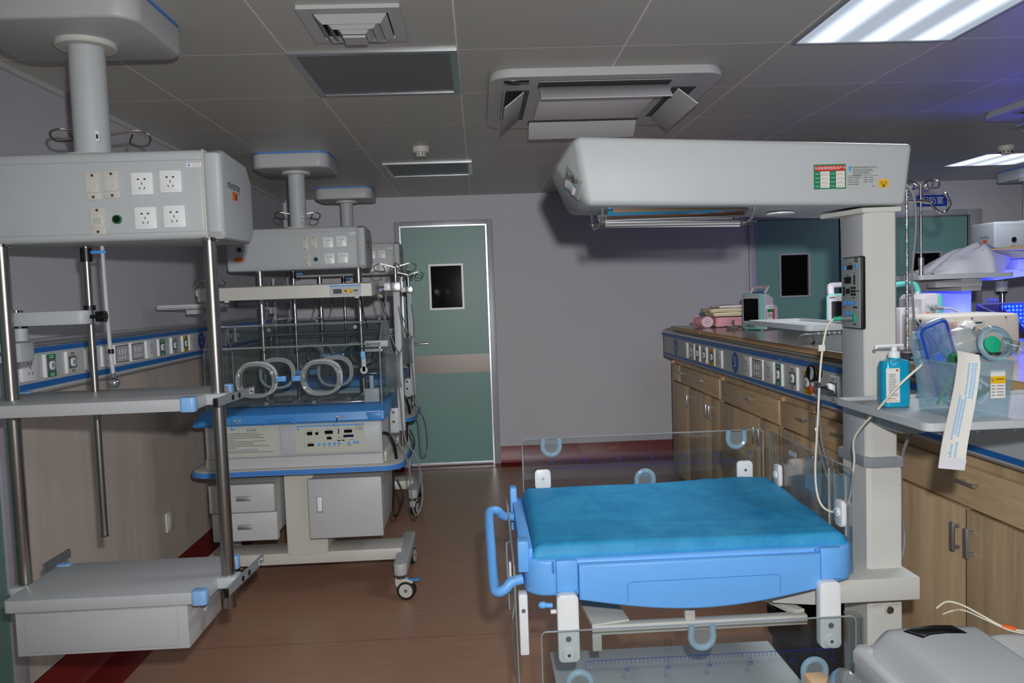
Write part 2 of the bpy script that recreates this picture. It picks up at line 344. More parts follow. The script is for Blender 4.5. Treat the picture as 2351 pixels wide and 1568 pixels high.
# ---------------------------------------------------------------- the room
CEIL=2.367; BACK=6.9; LW=-1.66; RW=6.3; FRONT=-2.2
def structure(m,name,parent=None):
    o=m.build(name,parent); 
    if parent is None: o['kind']='structure'
    return o
def room():
    m=MB(); m.box(LW-.1,RW+.1,FRONT-.1,BACK+.1,-.1,0,'vinyl_floor'); m.box(LW,LW+.185,FRONT,BACK,0,.002,'red_vinyl'); m.box(LW+.185,RW,BACK-.2,BACK,0,.002,'red_vinyl'); structure(m,'floor')
    m=MB(); m.box(LW-.1,RW+.1,FRONT-.1,BACK+.1,CEIL,CEIL+.08,'ceiling_tile'); structure(m,'ceiling')
    m=MB(); m.box(LW-.1,RW+.1,BACK,BACK+.1,0,CEIL,'wall_paint'); structure(m,'wall_back')
    m=MB(); m.box(LW-.1,LW,2.74,BACK,1.2,CEIL,'wall_paint'); m.box(LW-.1,LW,2.74,BACK,0,1.2,'wall_laminate'); m.box(LW-.1,LW,2.74,BACK,.146,.151,'cream')
    m.box(LW-.1,LW,FRONT,1.80,0,CEIL,'wall_paint'); m.box(LW-.1,LW,1.80,2.74,2.1,CEIL,'wall_paint'); structure(m,'wall_left')
    m=MB(); m.box(RW,RW+.1,FRONT,BACK,0,CEIL,'wall_paint'); structure(m,'wall_right')
    m=MB(); m.box(LW-.1,RW+.1,FRONT-.1,FRONT,0,CEIL,'wall_paint'); structure(m,'wall_front')
    m=MB(); m.prism([(LW,0),(LW+.03,0),(LW+.012,.03),(LW+.008,.148),(LW,.148)],2.76,BACK,'red_vinyl','y'); structure(m,'baseboard_left')
    m=MB()
    for a,b in ((LW,-.72),(.14,2.395),(3.28,3.63),(4.52,RW)): m.prism([(BACK,0),(BACK-.03,0),(BACK-.012,.03),(BACK-.008,.148),(BACK,.148)],a,b,'red_vinyl','x')
    structure(m,'baseboard_back')
    m=MB(); m.box(LW,LW+.02,2.76,BACK,CEIL-.02,CEIL,'grey_white'); structure(m,'trim_1')
    # left doorway beside the camera
    m=MB(); m.box(LW-.1,LW+.03,2.68,2.76,0,2.14,'frame_metal',.004); m.box(LW-.1,LW+.03,1.78,1.86,0,2.14,'frame_metal',.004); m.box(LW-.1,LW+.03,1.78,2.76,2.07,2.14,'frame_metal',.004)
    d=structure(m,'door_4'); m=MB(); m.box(LW-.03,LW+.024,1.86,2.678,.02,2.07,'teal_door',.004); m.build('door_leaf',d)
    doors=[(1,-.717,.137,-.66,.072,2.152,2.1,(-.428,-.137,1.384,1.772),True),(2,2.40,3.28,2.47,3.217,2.115,2.07,(2.67,2.94,1.383,1.765),False),(3,3.64,4.51,3.72,4.38,2.11,2.05,(3.87,4.14,1.36,1.742),False)]
    for n,x0,x1,a,b,zt,zl,w,kick in doors:
        m=MB(); y0,y1=BACK-.03,BACK
        m.box(x0,a,y0,y1,0,zt,'frame_metal',.004); m.box(b,x1,y0,y1,0,zt,'frame_metal',.004); m.box(a,b,y0,y1,zl,zt,'frame_metal',.004)
        m.box(a-.012,a,y0-.008,y1,0,zl+.012,'alu'); m.box(b,b+.012,y0-.008,y1,0,zl+.012,'alu'); m.box(a,b,y0-.008,y1,zl,zl+.012,'alu')
        d=structure(m,'door_%d'%n)
        m=MB(); gx0,gx1,gz0,gz1=w
        for q in ((a+.004,gx0,.03,zl-.004),(gx1,b-.004,.03,zl-.004),(gx0,gx1,.03,gz0),(gx0,gx1,gz1,zl-.004)): m.box(q[0],q[1],BACK-.02,BACK,q[2],q[3],'teal_door')
        lf=m.build('door_leaf',d)
        m=MB(); m.box(a,b,BACK-.022,BACK-.001,.018,.03,'alu'); m.build('sweep_strip',d)
        m=MB(); m.frame(rrect(gx0-.005,gx1+.005,gz0-.005,gz1+.005,.004,1),rrect(gx0+.012,gx1-.012,gz0+.012,gz1-.012,.002,1),BACK-.03,BACK-.004,'bright_white' if kick else 'frame_metal','y'); wf=m.build('window_frame',d)
        m=MB(); m.box(gx0+.01,gx1-.01,BACK-.016,BACK-.010,gz0+.01,gz1-.01,'black_glass'); m.build('window_pane',d)
        if kick:
            m=MB(); m.box(a+.004,b-.004,BACK-.024,BACK-.019,.822,.982,'brushed'); m.build('kick_plate',d)
            m=MB(); m.box(-.635,-.585,BACK-.028,BACK-.018,.985,1.145,'bronze',.003); m.cyl((-.61,BACK-.02,1.088),(-.61,BACK-.065,1.088),.011,'bronze'); m.tube([(-.61,BACK-.06,1.088),(-.55,BACK-.065,1.09),(-.46,BACK-.062,1.09)],.0095,'steel',10); m.cyl((-.61,BACK-.03,1.02),(-.61,BACK-.035,1.02),.008,'steel'); m.build('door_handle',d)
    # sign above the far door
    m=MB(); m.prism(rrect(3.93,4.2,2.145,2.245,.008),BACK-.012,BACK,'sign_blue','y'); m.text('配奶室',.07,F_front(4.065,BACK-.0125,2.193),'paper'); s=m.build('door_sign',loc=(4.065,BACK,2.145))
    tag(s,'small blue sign plate with white characters above the right-hand green door','sign')
    # wall switch on the laminate
    m=MB(); m.box(LW,LW+.012,4.05,4.13,.325,.425,'cream',.003); m.box(LW+.012,LW+.015,4.065,4.115,.34,.41,'light_cream',.001); s=m.build('wall_socket',loc=(LW,4.09,.375)); tag(s,'small cream socket plate low on the left laminate wall','wall socket')
def ceiling_things():
    C=CEIL
    t=thing('air_vent','square white ceiling air diffuser with nested louvres above the aisle','air vent',(-.36,2.56,C))
    x0,x1,y0,y1=-.515,-.205,2.40,2.715
    m=MB(); m.frame(rrect(x0,x1,y0,y1,.003,1),rrect(x0+.04,x1-.04,y0+.04,y1-.04,.002,1),C-.012,C,'grey_white'); m.build('frame',t)
    m=MB(); m.box(x0+.03,x1-.03,y0+.03,y1-.03,C-.004,C-.001,'black'); m.build('duct_opening',t)
    for k in range(4):
        a=.045+.026*k; m=MB(); cx,cy=(x0+x1)/2,(y0+y1)/2; h=(x1-x0)/2-a
        if k<3:
            o=[(cx-h,cy-h),(cx+h,cy-h),(cx+h,cy+h),(cx-h,cy+h)]; i=[(cx+(px-cx)*(h-.022)/h,cy+(py-cy)*(h-.022)/h) for px,py in o]
            z0,z1=C-.012-.006*k,C-.034-.007*k
            for q in range(4):
                w=(q+1)%4; m.quad((*i[q],z1),(*i[w],z1),(*o[w],z0),(*o[q],z0),'grey_white')
                m.quad((*i[q],z1+.002),(*o[q],z0+.002),(*o[w],z0+.002),(*i[w],z1+.002),'grey_white')
        else: m.prism([(cx-.035,cy-.035),(cx+.035,cy-.035),(cx+.035,cy+.035),(cx-.035,cy+.035)],C-.058,C-.05,'grey_white')
        m.build('louvre',t)
    def panel(x0,x1,y0,y1,mat,label,name='ceiling_light',rim=.028):
        t=thing(name,label,'ceiling light',((x0+x1)/2,(y0+y1)/2,C))
        m=MB(); m.frame(rrect(x0,x1,y0,y1,.002,1),rrect(x0+rim,x1-rim,y0+rim,y1-rim,.002,1),C-.008,C,'alu' if mat=='grey_film' else 'mid_grey'); m.build('frame',t)
        m=MB(); m.box(x0+rim,x1-rim,y0+rim,y1-rim,C-.004,C-.001,mat); m.build('diffuser',t)
    panel(-.646,-.046,2.84,3.44,'grey_film','unlit square grey ceiling light panel in the near left ceiling')
    panel(-.60,-.015,5.17,5.73,'grey_film','unlit grey ceiling light panel near the back wall above the door')
    panel(1.165,1.765,2.265,2.865,'lit_diffuser','large lit ceiling light panel with three bright bands at upper right','ceiling_light',.012)
    panel(3.6,4.2,5.44,6.0,'lit_diffuser_far','small distant lit ceiling light panel near the far right corner','ceiling_light',.012)
    for i,(x,y) in enumerate(((-.309,4.654),(3.558,5.171))):
        t=thing('smoke_detector',['round cream smoke detector on the ceiling left of the air conditioner','dark-looking smoke detector on the ceiling just before the far lit panel'][i],'smoke detector',(x,y,C))
        X=Matrix.Translation((x,y,C))@Matrix.Rotation(PI,4,'X')
        m=MB(); m.lathe([(0,0),(.05,0),(.052,.012),(.05,.03),(.044,.034),(0,.034)],'light_cream',X,28); m.build('base',t)
        m=MB(); m.lathe([(0,.03),(.034,.034),(.033,.05),(.026,.056),(0,.057)],'light_cream',X,28)
        for k in range(10):
            a=2*PI*k/10; m.box(x+.0335*math.cos(a)-.004,x+.0335*math.cos(a)+.004,y+.0335*math.sin(a)-.004,y+.0335*math.sin(a)+.004,C-.046,C-.039,'black')
        m.build('sensor_head',t)
    def cassette(x0,y0,s,label,full=True):
        cx,cy=x0+s/2,y0+s/2; t=thing('ceiling_air_conditioner',label,'air conditioner',(cx,cy,C))
        m=MB(); m.frame(rrect(x0,x0+s,y0,y0+s,.09,6),rrect(x0+.25,x0+s-.25,y0+.25,y0+s-.25,.01,6),C-.034,C-.012,'grey_white')
        m.prism(rrect(x0+.006,x0+s-.006,y0+.006,y0+s-.006,.09,6),C-.014,C,'grey_white'); m.build('panel',t)
        m=MB(); m.prism(rrect(cx-.25,cx+.25,cy-.25,cy+.25,.012),C-.046,C-.03,'bright_white','z',.003)
        m.build('intake_grille',t)
        for k in range(4):
            R=Matrix.Translation((cx,cy,0))@Matrix.Rotation(k*PI/2,4,'Z')
            m=MB(); m.T=R; m.box(-.27,.27,-.41,-.30,C-.0365,C-.03,'dark_grey'); m.box(-.27,.27,-.408,-.40,C-.038,C-.03,'light_cream'); m.build('air_slot',t)
            m=MB(); m.T=R@Matrix.Translation((0,-.325,C-.037))@Matrix.Rotation(math.radians(38),4,'X'); m.box(-.265,.265,-.105,.0,-.006,.0,'grey_white',.002); m.build('louvre_flap',t)
        m=MB(); m.box(x0+.06,x0+.16,y0+.05,y0+.11,C-.0365,C-.03,'screen',.002); m.build('indicator_window',t)
    cassette(.07,3.10,.94,'large white four-way ceiling air conditioner with open flaps in mid ceiling')
    cassette(2.73,3.26,.94,'white ceiling air conditioner cut by the right edge of the picture')
# ---------------------------------------------------------------- bed-head service units, island and cabinets
def headwall(t,xf,xb,sg,y0,y1,Z,items):
    """xf front plane, xb back plane, sg=+1 when the front looks towards +X"""
    zb,a0,a1,i0,i1,b0,b1,zt=Z
    m=MB(); d=lambda k: xf-sg*k
    pr=[(xb,zb),(d(.02),zb),(d(.006),zb+.006),(d(0),zb+.014),(d(0),b1),(d(.004),zt-.012),(d(.02),zt-.002),(xb,zt)]
    m.prism(pr,y0,y1,'white_plastic','y'); m.build('housing',t)
    m=MB(); m.box(min(xf,xf+sg*.002),max(xf,xf+sg*.002),y0,y1,a0,a1,'stripe_blue'); m.build('blue_stripe',t)
    m=MB(); m.box(min(xf,xf+sg*.002),max(xf,xf+sg*.002),y0,y1,b0,b1,'stripe_blue'); m.build('blue_stripe',t)
    FF=F_right if sg>0 else F_left
    m=MB(); m.lathe([(0,0),(.011,0),(.011,0)],'alu',seg=6) if False else None
    m.T=Matrix.Translation((xf,0,b1+.012)); m.lathe([(.0,y0),(.011,y0),(.011,y1),(0,y1)],'alu',Matrix.Rotation(-PI/2,4,'X'),16); m.build('top_rail',t)
    zc=(i0+i1)/2; h=i1-i0
    def plate(m,ya,yb,th,mat,r=.006,za=None,zb2=None):
        m.prism(rrect(ya,yb,za if za is not None else i0,zb2 if zb2 is not None else i1,r),min(xf,xf+sg*th),max(xf,xf+sg*th),mat,'x',min(.002,th*.45))
    for k,it in enumerate(items):
        kind,ya,yb=it[:3]; yc=(ya+yb)/2; X=FF(xf+sg*.001,yc,zc)
        s=lambda u,v,w: X@Vector((u,v,w))
        def lb(m,u0,u1,v0,v1,w0,w1,mat):
            a=s(u0,v0,w0); b=s(u1,v1,w1); m.box(min(a.x,b.x),max(a.x,b.x),min(a.y,b.y),max(a.y,b.y),min(a.z,b.z),max(a.z,b.z),mat)
        if kind=='badge':
            m=MB(); m.prism(ellipse(yc,zc,.052,h*.54,32),min(xf,xf+sg*.0022),max(xf,xf+sg*.0022),'badge_blue','x')
            m.text(it[3],h*.72,FF(xf+sg*.0026,yc,zc),'bright_white'); m.build('number_badge',t)
        elif kind=='gas':
            m=MB(); plate(m,ya-.006,yb+.006,.012,'bright_white'); p=m.build('outlet_box',t)
            m=MB(); w=(yb-ya)/2-.003
            lb(m,-w,w,-h*.47,h*.47,.011,.0135,'slate_grey'); c=it[3]
            lb(m,-w,w,h*.27,h*.47,.0132,.0142,c); lb(m,-w,w,-h*.47,-h*.27,.0132,.0142,c)
            dk='ink' if c!='green' else 'bright_white'
            for v in (h*.40,h*.33,-h*.34,-h*.41): lb(m,-w*.5,w*.5,v-.0014,v+.0014,.0142,.0145,dk)
            m.build('gas_label',p)
            m=MB(); Y=FF(xf+sg*.0135,yc,zc); m.T=Y; m.prism(rrect(-w*.55,w*.55,-h*.19,h*.19,w*.4),0,.006,'bright_white','z',.001); m.cyl((0,0,.005),(0,0,.007),w*.28,'mid_grey'); m.build('gas_outlet',p)
        elif kind=='switch':
            m=MB(); plate(m,ya,yb,.010,'bright_white'); p=m.build('data_box',t)
            m=MB(); w=(yb-ya)/2
            lb(m,-w*.88,w*.88,-h*.42,h*.42,.010,.011,'dark_grey'); lb(m,-w*.82,w*.82,-h*.38,h*.38,.0108,.012,'grey_white')
            for u in (-.4,0,.4):
                lb(m,w*u-.003,w*u+.003,-h*.02,h*.22,.012,.0128,'bright_white'); lb(m,w*u-.0035,w*u+.0035,-h*.25,-h*.14,.012,.0128,'bright_white')
            m.build('jack_plate',p)
        else:
            m=MB(); plate(m,ya,yb,.012,'bright_white'); p=m.build('socket_box',t)
            m=MB(); w=(yb-ya)/2; sc=min(w,h/2)
            X2=FF(xf+sg*.0121,yc,zc)
            def lb2(u0,u1,v0,v1):
                a=X2@Vector((u0,v0,0)); b=X2@Vector((u1,v1,.0008)); m.box(min(a.x,b.x),max(a.x,b.x),min(a.y,b.y),max(a.y,b.y),min(a.z,b.z),max(a.z,b.z),'slate_grey')
            lb2(-sc*.3,-sc*.18,sc*.3,sc*.5); lb2(sc*.18,sc*.3,sc*.3,sc*.5); lb2(-sc*.05,sc*.05,-sc*.05,sc*.18); lb2(-sc*.3,-sc*.2,-sc*.5,-sc*.28); lb2(sc*.2,sc*.3,-sc*.5,-sc*.28)
            m.build('socket_slots',p)
def headwalls():
    t=thing('bed_head_panel','long white bed-head service panel with blue stripes on the left wall','medical wall panel',(-1.63,4.6,1.21))
    L=[('badge',2.63,2.74,'1'),('socket',2.77,2.867),('gas',2.922,2.985,'green'),('gas',3.072,3.136,'light_cream'),('gas',3.226,3.288,'yellow'),('socket',3.353,3.445),('switch',3.465,3.600),('switch',3.625,3.764),('socket',3.789,3.905),('gas',3.936,4.0,'green'),('gas',4.10,4.162,'light_cream'),('gas',4.252,4.316,'yellow'),('socket',4.342,4.431),('badge',4.50,4.61,'2'),('socket',4.68,4.78),('switch',4.82,4.95),('gas',5.02,5.08,'green'),('gas',5.17,5.23,'light_cream')]
    headwall(t,-1.60,LW,1,2.765,6.6,(1.188,1.213,1.235,1.245,1.333,1.340,1.358,1.39),[i for i in L if i[1]>2.765])
    m=MB(); m.prism(ellipse(2.70,1.289,.055,.05,32),LW,LW+.06,'badge_blue','x') if False else None
    t=thing('bed_head_panel','white service panel with blue stripes and number 5 badge along the wooden island','medical wall panel',(1.43,3.4,1.0))
    R=[('badge',5.53,5.63,'6'),('socket',5.235,5.30),('switch',5.07,5.175),('gas',4.945,5.01,'green'),('gas',4.79,4.863,'light_cream'),('gas',4.625,4.71,'yellow'),('socket',4.48,4.59),('badge',4.213,4.32,'5'),('socket',3.998,4.105),('switch',3.825,3.968),('socket',3.676,3.792),('gas',3.577,3.638,'green'),('gas',3.402,3.474,'light_cream'),('gas',3.244,3.316,'yellow'),('gas',3.0,3.068,'light_cream'),('badge',2.72,2.83,'4')]
    headwall(t,1.40,1.462,-1,.95,5.94,(.975,.995,1.012,1.018,1.125,1.135,1.158,1.195),R)
    for y in (3.60,3.20):
        m=MB(); m.T=Matrix.Translation((1.392,y,1.118))@Matrix.Rotation(math.radians(-6),4,'X'); m.box(-.0006,.0,-.022,.022,-.03,.03,'frosted'); m.build('tape_tag',t)
    # vacuum regulator plugged into the last outlet
    t=thing('vacuum_regulator','chrome vacuum regulator with black dial plugged into the island service panel','regulator',(1.37,3.03,1.07))
    m=MB(); m.cyl((1.380,3.034,1.072),(1.345,3.034,1.072),.016,'chrome'); m.cyl((1.3785,3.034,1.072),(1.362,3.034,1.072),.024,'bright_white',24,bev=.002); m.build('plug',t)
    m=MB(); m.cyl((1.35,3.05,1.072),(1.35,2.97,1.066),.012,'chrome'); m.cyl((1.35,3.12,1.062),(1.35,3.03,1.07),.010,'chrome'); m.sph((1.35,3.10,1.064),.017,'chrome'); m.box(1.335,1.352,3.125,3.155,1.045,1.075,'orange',.004); m.build('manifold',t)
    m=MB(); m.cyl((1.352,3.10,1.132),(1.322,3.092,1.132),.034,'black',28,bev=.003); m.cyl((1.321,3.092,1.132),(1.3205,3.092,1.132),.027,'bright_white',24); m.box(1.3195,1.3203,3.09,3.094,1.13,1.152,'ink'); m.cyl((1.345,3.10,1.10),(1.345,3.10,1.07),.007,'chrome'); m.build('dial_gauge',t)
    m=MB(); m.cyl((1.345,3.07,1.085),(1.345,3.07,1.02),.006,'button_blue'); m.cyl((1.345,3.07,1.03),(1.345,3.07,.985),.008,'chrome'); m.build('outlet_stem',t)
    m=MB(); m.tube([(1.345,3.07,.985),(1.335,3.08,.90),(1.33,3.02,.80),(1.34,2.98,.70),(1.33,3.02,.60)],.006,'smoke_plastic',8,smooth=6); m.tube([(1.34,3.06,.985),(1.32,2.99,.86),(1.33,2.95,.76),(1.335,2.99,.68),(1.34,3.03,.62)],.004,'smoke_plastic',8,smooth=6); m.build('suction_hose',t)
def bar_handle(m,x,y0,y1,z0,z1):
    """flat bar pull standing off a front that faces -X"""
    vert=(z1-z0)>(y1-y0)
    m.box(x-.028,x-.018,y0,y1,z0,z1,'alu',.002)
    for k in (0,1):
        if vert: z=z0+.008 if k==0 else z1-.016; m.box(x-.02,x,y0+.002,y1-.002,z,z+.008,'alu')
        else: y=y0+.01 if k==0 else y1-.018; m.box(x-.02,x,y,y+.008,z0+.001,z1-.001,'alu')
def island():
    xf=1.45
    m=MB(); m.box(1.385,2.36,.92,5.66,1.196,1.2185,'ply_edge'); m.box(1.383,2.362,.918,5.662,1.2185,1.221,'worktop_laminate')
    for y in (4.9,3.05): m.box(1.3835,1.386,y,y+.003,1.197,1.218,'light_cream')
    w=m.build('worktop',loc=(1.87,3.3,1.196)); tag(w,'long wood-effect worktop on top of the island cabinets','worktop')
    U=[(5.93,4.71,[(5.92,5.69,5.60),(5.67,4.735,5.10)],[(5.92,5.447,5.41),(5.44,4.922,4.95),(4.918,4.72,4.885)],'oak base cabinet at the far end of the island, three doors'),
       (4.70,3.762,[(4.69,3.775,4.165)],[(4.69,4.04,4.075),(4.036,3.775,4.0)],'oak base cabinet under the number 5 badge of the island'),
       (3.757,2.835,[(3.745,3.39,3.461),(3.38,2.845,3.07)],[(3.745,3.30,3.33),(3.294,2.845,3.26)],'oak base cabinet behind the tubing of the vacuum regulator, two drawers'),
       (2.83,1.80,[(2.82,1.81,2.255)],[(2.82,2.288,2.318),(2.283,1.81,2.25)],'oak base cabinet right of the warmer column with two tall doors'),
       (1.795,.95,[(1.785,.96,1.35)],[(1.785,1.36,1.39),(1.355,.96,1.32)],'oak base cabinet of the island nearest the camera')]
    for y1,y0,dr,do,lab in U:
        t=thing('base_cabinet',lab,'cabinet',(1.9,(y0+y1)/2,0))
        m=MB(); m.box(xf+.02,2.33,y0,y1,.08,.965,'oak_v'); m.box(xf+.005,xf+.022,y1-.012,y1,.08,.945,'ply_edge'); m.box(xf+.005,xf+.022,y0,y0+.008,.08,.945,'ply_edge'); m.box(xf+.02,2.33,y0,y0+.02,.965,1.195,'oak_v'); m.box(xf+.02,2.33,y1-.02,y1,.965,1.195,'oak_v'); m.build('carcass',t)
        m=MB(); m.box(xf+.06,2.30,y0,y1,0,.08,'dark_grey'); m.build('plinth',t)
        for k,(b,a,h) in enumerate(dr):
            o=-.018 if a==2.845 else 0
            m=MB(); m.box(xf+o,xf+.019+o,a,b,.803,.925,'oak_h',.0015); m.box(xf+.018+o,xf+.04,a+.01,b-.01,.81,.918,'ply_edge'); d=m.build('drawer',t)
            m=MB(); bar_handle(m,xf+o,h-.045,h+.045,.876,.885); m.build('handle',d)
        for b,a,h in do:
            m=MB(); m.box(xf,xf+.019,a,b,.09,.793,'oak_v',.0015); m.box(xf-.0005,xf+.005,a,a+.004,.09,.793,'ply_edge'); d=m.build('door',t)
            m=MB(); bar_handle(m,xf,h-.009,h+.009,.655,.745); m.build('handle',d)
# ---------------------------------------------------------------- ceiling supply pendants
def hook_loops(m,c,L,r,mat='steel',a0=0,R=.0035):
    """four-arm wire hook crown of a drip pole"""
    x,y,z=c
    for k in range(4):
        a=a0+k*PI/2; u=Vector((math.cos(a),math.sin(a),0)); w=Vector((-u.y,u.x,0)); o=Vector(c)
        P=[o,o+u*L*.5+Vector((0,0,.012)),o+u*L+Vector((0,0,.02)),o+u*(L+.028)+w*.02+Vector((0,0,.005)),o+u*(L+.012)+w*.035+Vector((0,0,-.022)),o+u*(L-.03)+w*.02+Vector((0,0,-.018)),o+u*(L-.02)+w*.0+Vector((0,0,.008))]
        m.tube(P,R,mat,6,smooth=5)
def switch_plate(m,x,y,z,sc=1,phone=False):
    m.T=F_front(x,y,z)@Matrix.Scale(sc,4); m.prism(rrect(-.021,.021,-.038,.038,.003),0,.004,'cream','z',.001); m.prism(rrect(-.019,.019,-.018,.018,.002),.004,.009,'light_cream','z',.001)
    m.prism(rrect(-.011,.011,-.010,.010,.001),.009,.0105,'panel_ivory' if phone else 'light_cream')
    for v in (-.030,.030): m.cyl((0,v,.004),(0,v,.006),.004,'steel',10)
    m.T=Matrix()
def socket5(m,x,y,z,sc=1):
    m.T=F_front(x,y,z)@Matrix.Scale(sc,4); m.prism(rrect(-.030,.030,-.031,.031,.004),0,.006,'bright_white','z',.0015); m.prism(rrect(-.022,.022,-.023,.023,.001),.006,.0075,'bright_white','z',.0005)
    for u,v,w,h in ((-.009,.012,.006,.004),(.009,.012,.006,.004),(0,.0,.002,.007)): m.box(u-w/2,u+w/2,v-h/2,v+h/2,.0075,.0082,'ink')
    for u,a in ((-.006,.5),(.007,-.5)):
        T=m.T; m.T=T@Matrix.Translation((u,-.013,.0075))@Matrix.Rotation(a,4,'Z'); m.box(-.001,.001,-.0035,.0035,0,.0007,'ink'); m.T=T
    m.T=Matrix()
def pendant_body(t,px,py,detail=True,cov=None,right=False):
    C=CEIL; z0,z1=1.68,1.93; yf,yr=py-.15,py+.15; xa,xb=px-.40,px+.42
    cx0,cx1,cy0,cy1=cov or (px-.22,px+.225,py-.20,py+.19)
    m=MB(); m.prism(rrect(cx0,cx1,cy0,cy1,.07,8),C-.092,C-.006,'grey_white','z',.012,3); c=m.build('ceiling_cover',t)
    m=MB(); m.prism(rrect(cx0+.002,cx1-.002,cy0+.002,cy1-.002,.07,8),C-.008,C,'edge_blue'); m.build('blue_edge',c)
    m=MB(); m.cyl((px,py,z1-.002),(px,py,C-.09),.05,'white_plastic',36); 
    if detail: m.box(px+.030,px+.042,py-.046,py-.039,z1+.05,z1+.08,'bright_white'); m.box(px+.033,px+.039,py-.0475,py-.046,z1+.058,z1+.07,'ink')
    m.build('column',t)
    m=MB(); m.cyl((px,py,C-.107),(px,py,C-.088),.085,'light_cream',36,bev=.004); m.build('collar',t)
    m=MB(); m.cyl((px,py,z1-.002),(px,py,z1+.014),.09,'light_cream',36,bev=.004); m.build('collar',t)
    m=MB(); m.box(xa,xb-.045,yf,yr,z0,z1,'white_plastic',.016,3)
    for z in (z1-.03,z0+.02): m.box(xa+.05,xb-.05,yf-.0006,yf,z,z+.001,'mid_grey')
    h=m.build('supply_box',t)
    m=MB(); m.prism([(yf-.003,z0+.018),(yf+.016,z0-.002),(yr-.04,z0-.002),(yr+.002,z0+.03),(yr+.002,z1-.055),(yr-.05,z1-.005),(yf+.04,z1+.003),(yf-.003,z1-.012)],xb-.05,xb,'white_plastic','x',.014,3); m.box(xb-.052,xb-.047,yf-.0035,yr,z0,z1,'cream',.016)
    e=m.build('end_cap',t)
    m=MB()
    for dx,dz,ph in ((.065,.154,0),(.117,.157,0),(.072,.057,1)): switch_plate(m,px+dx,yf,z0+dz,1,ph)
    if detail:
        m.build('switch_plates',t) if False else None
    return (z0,z1,yf,yr,xa,xb,h,e)
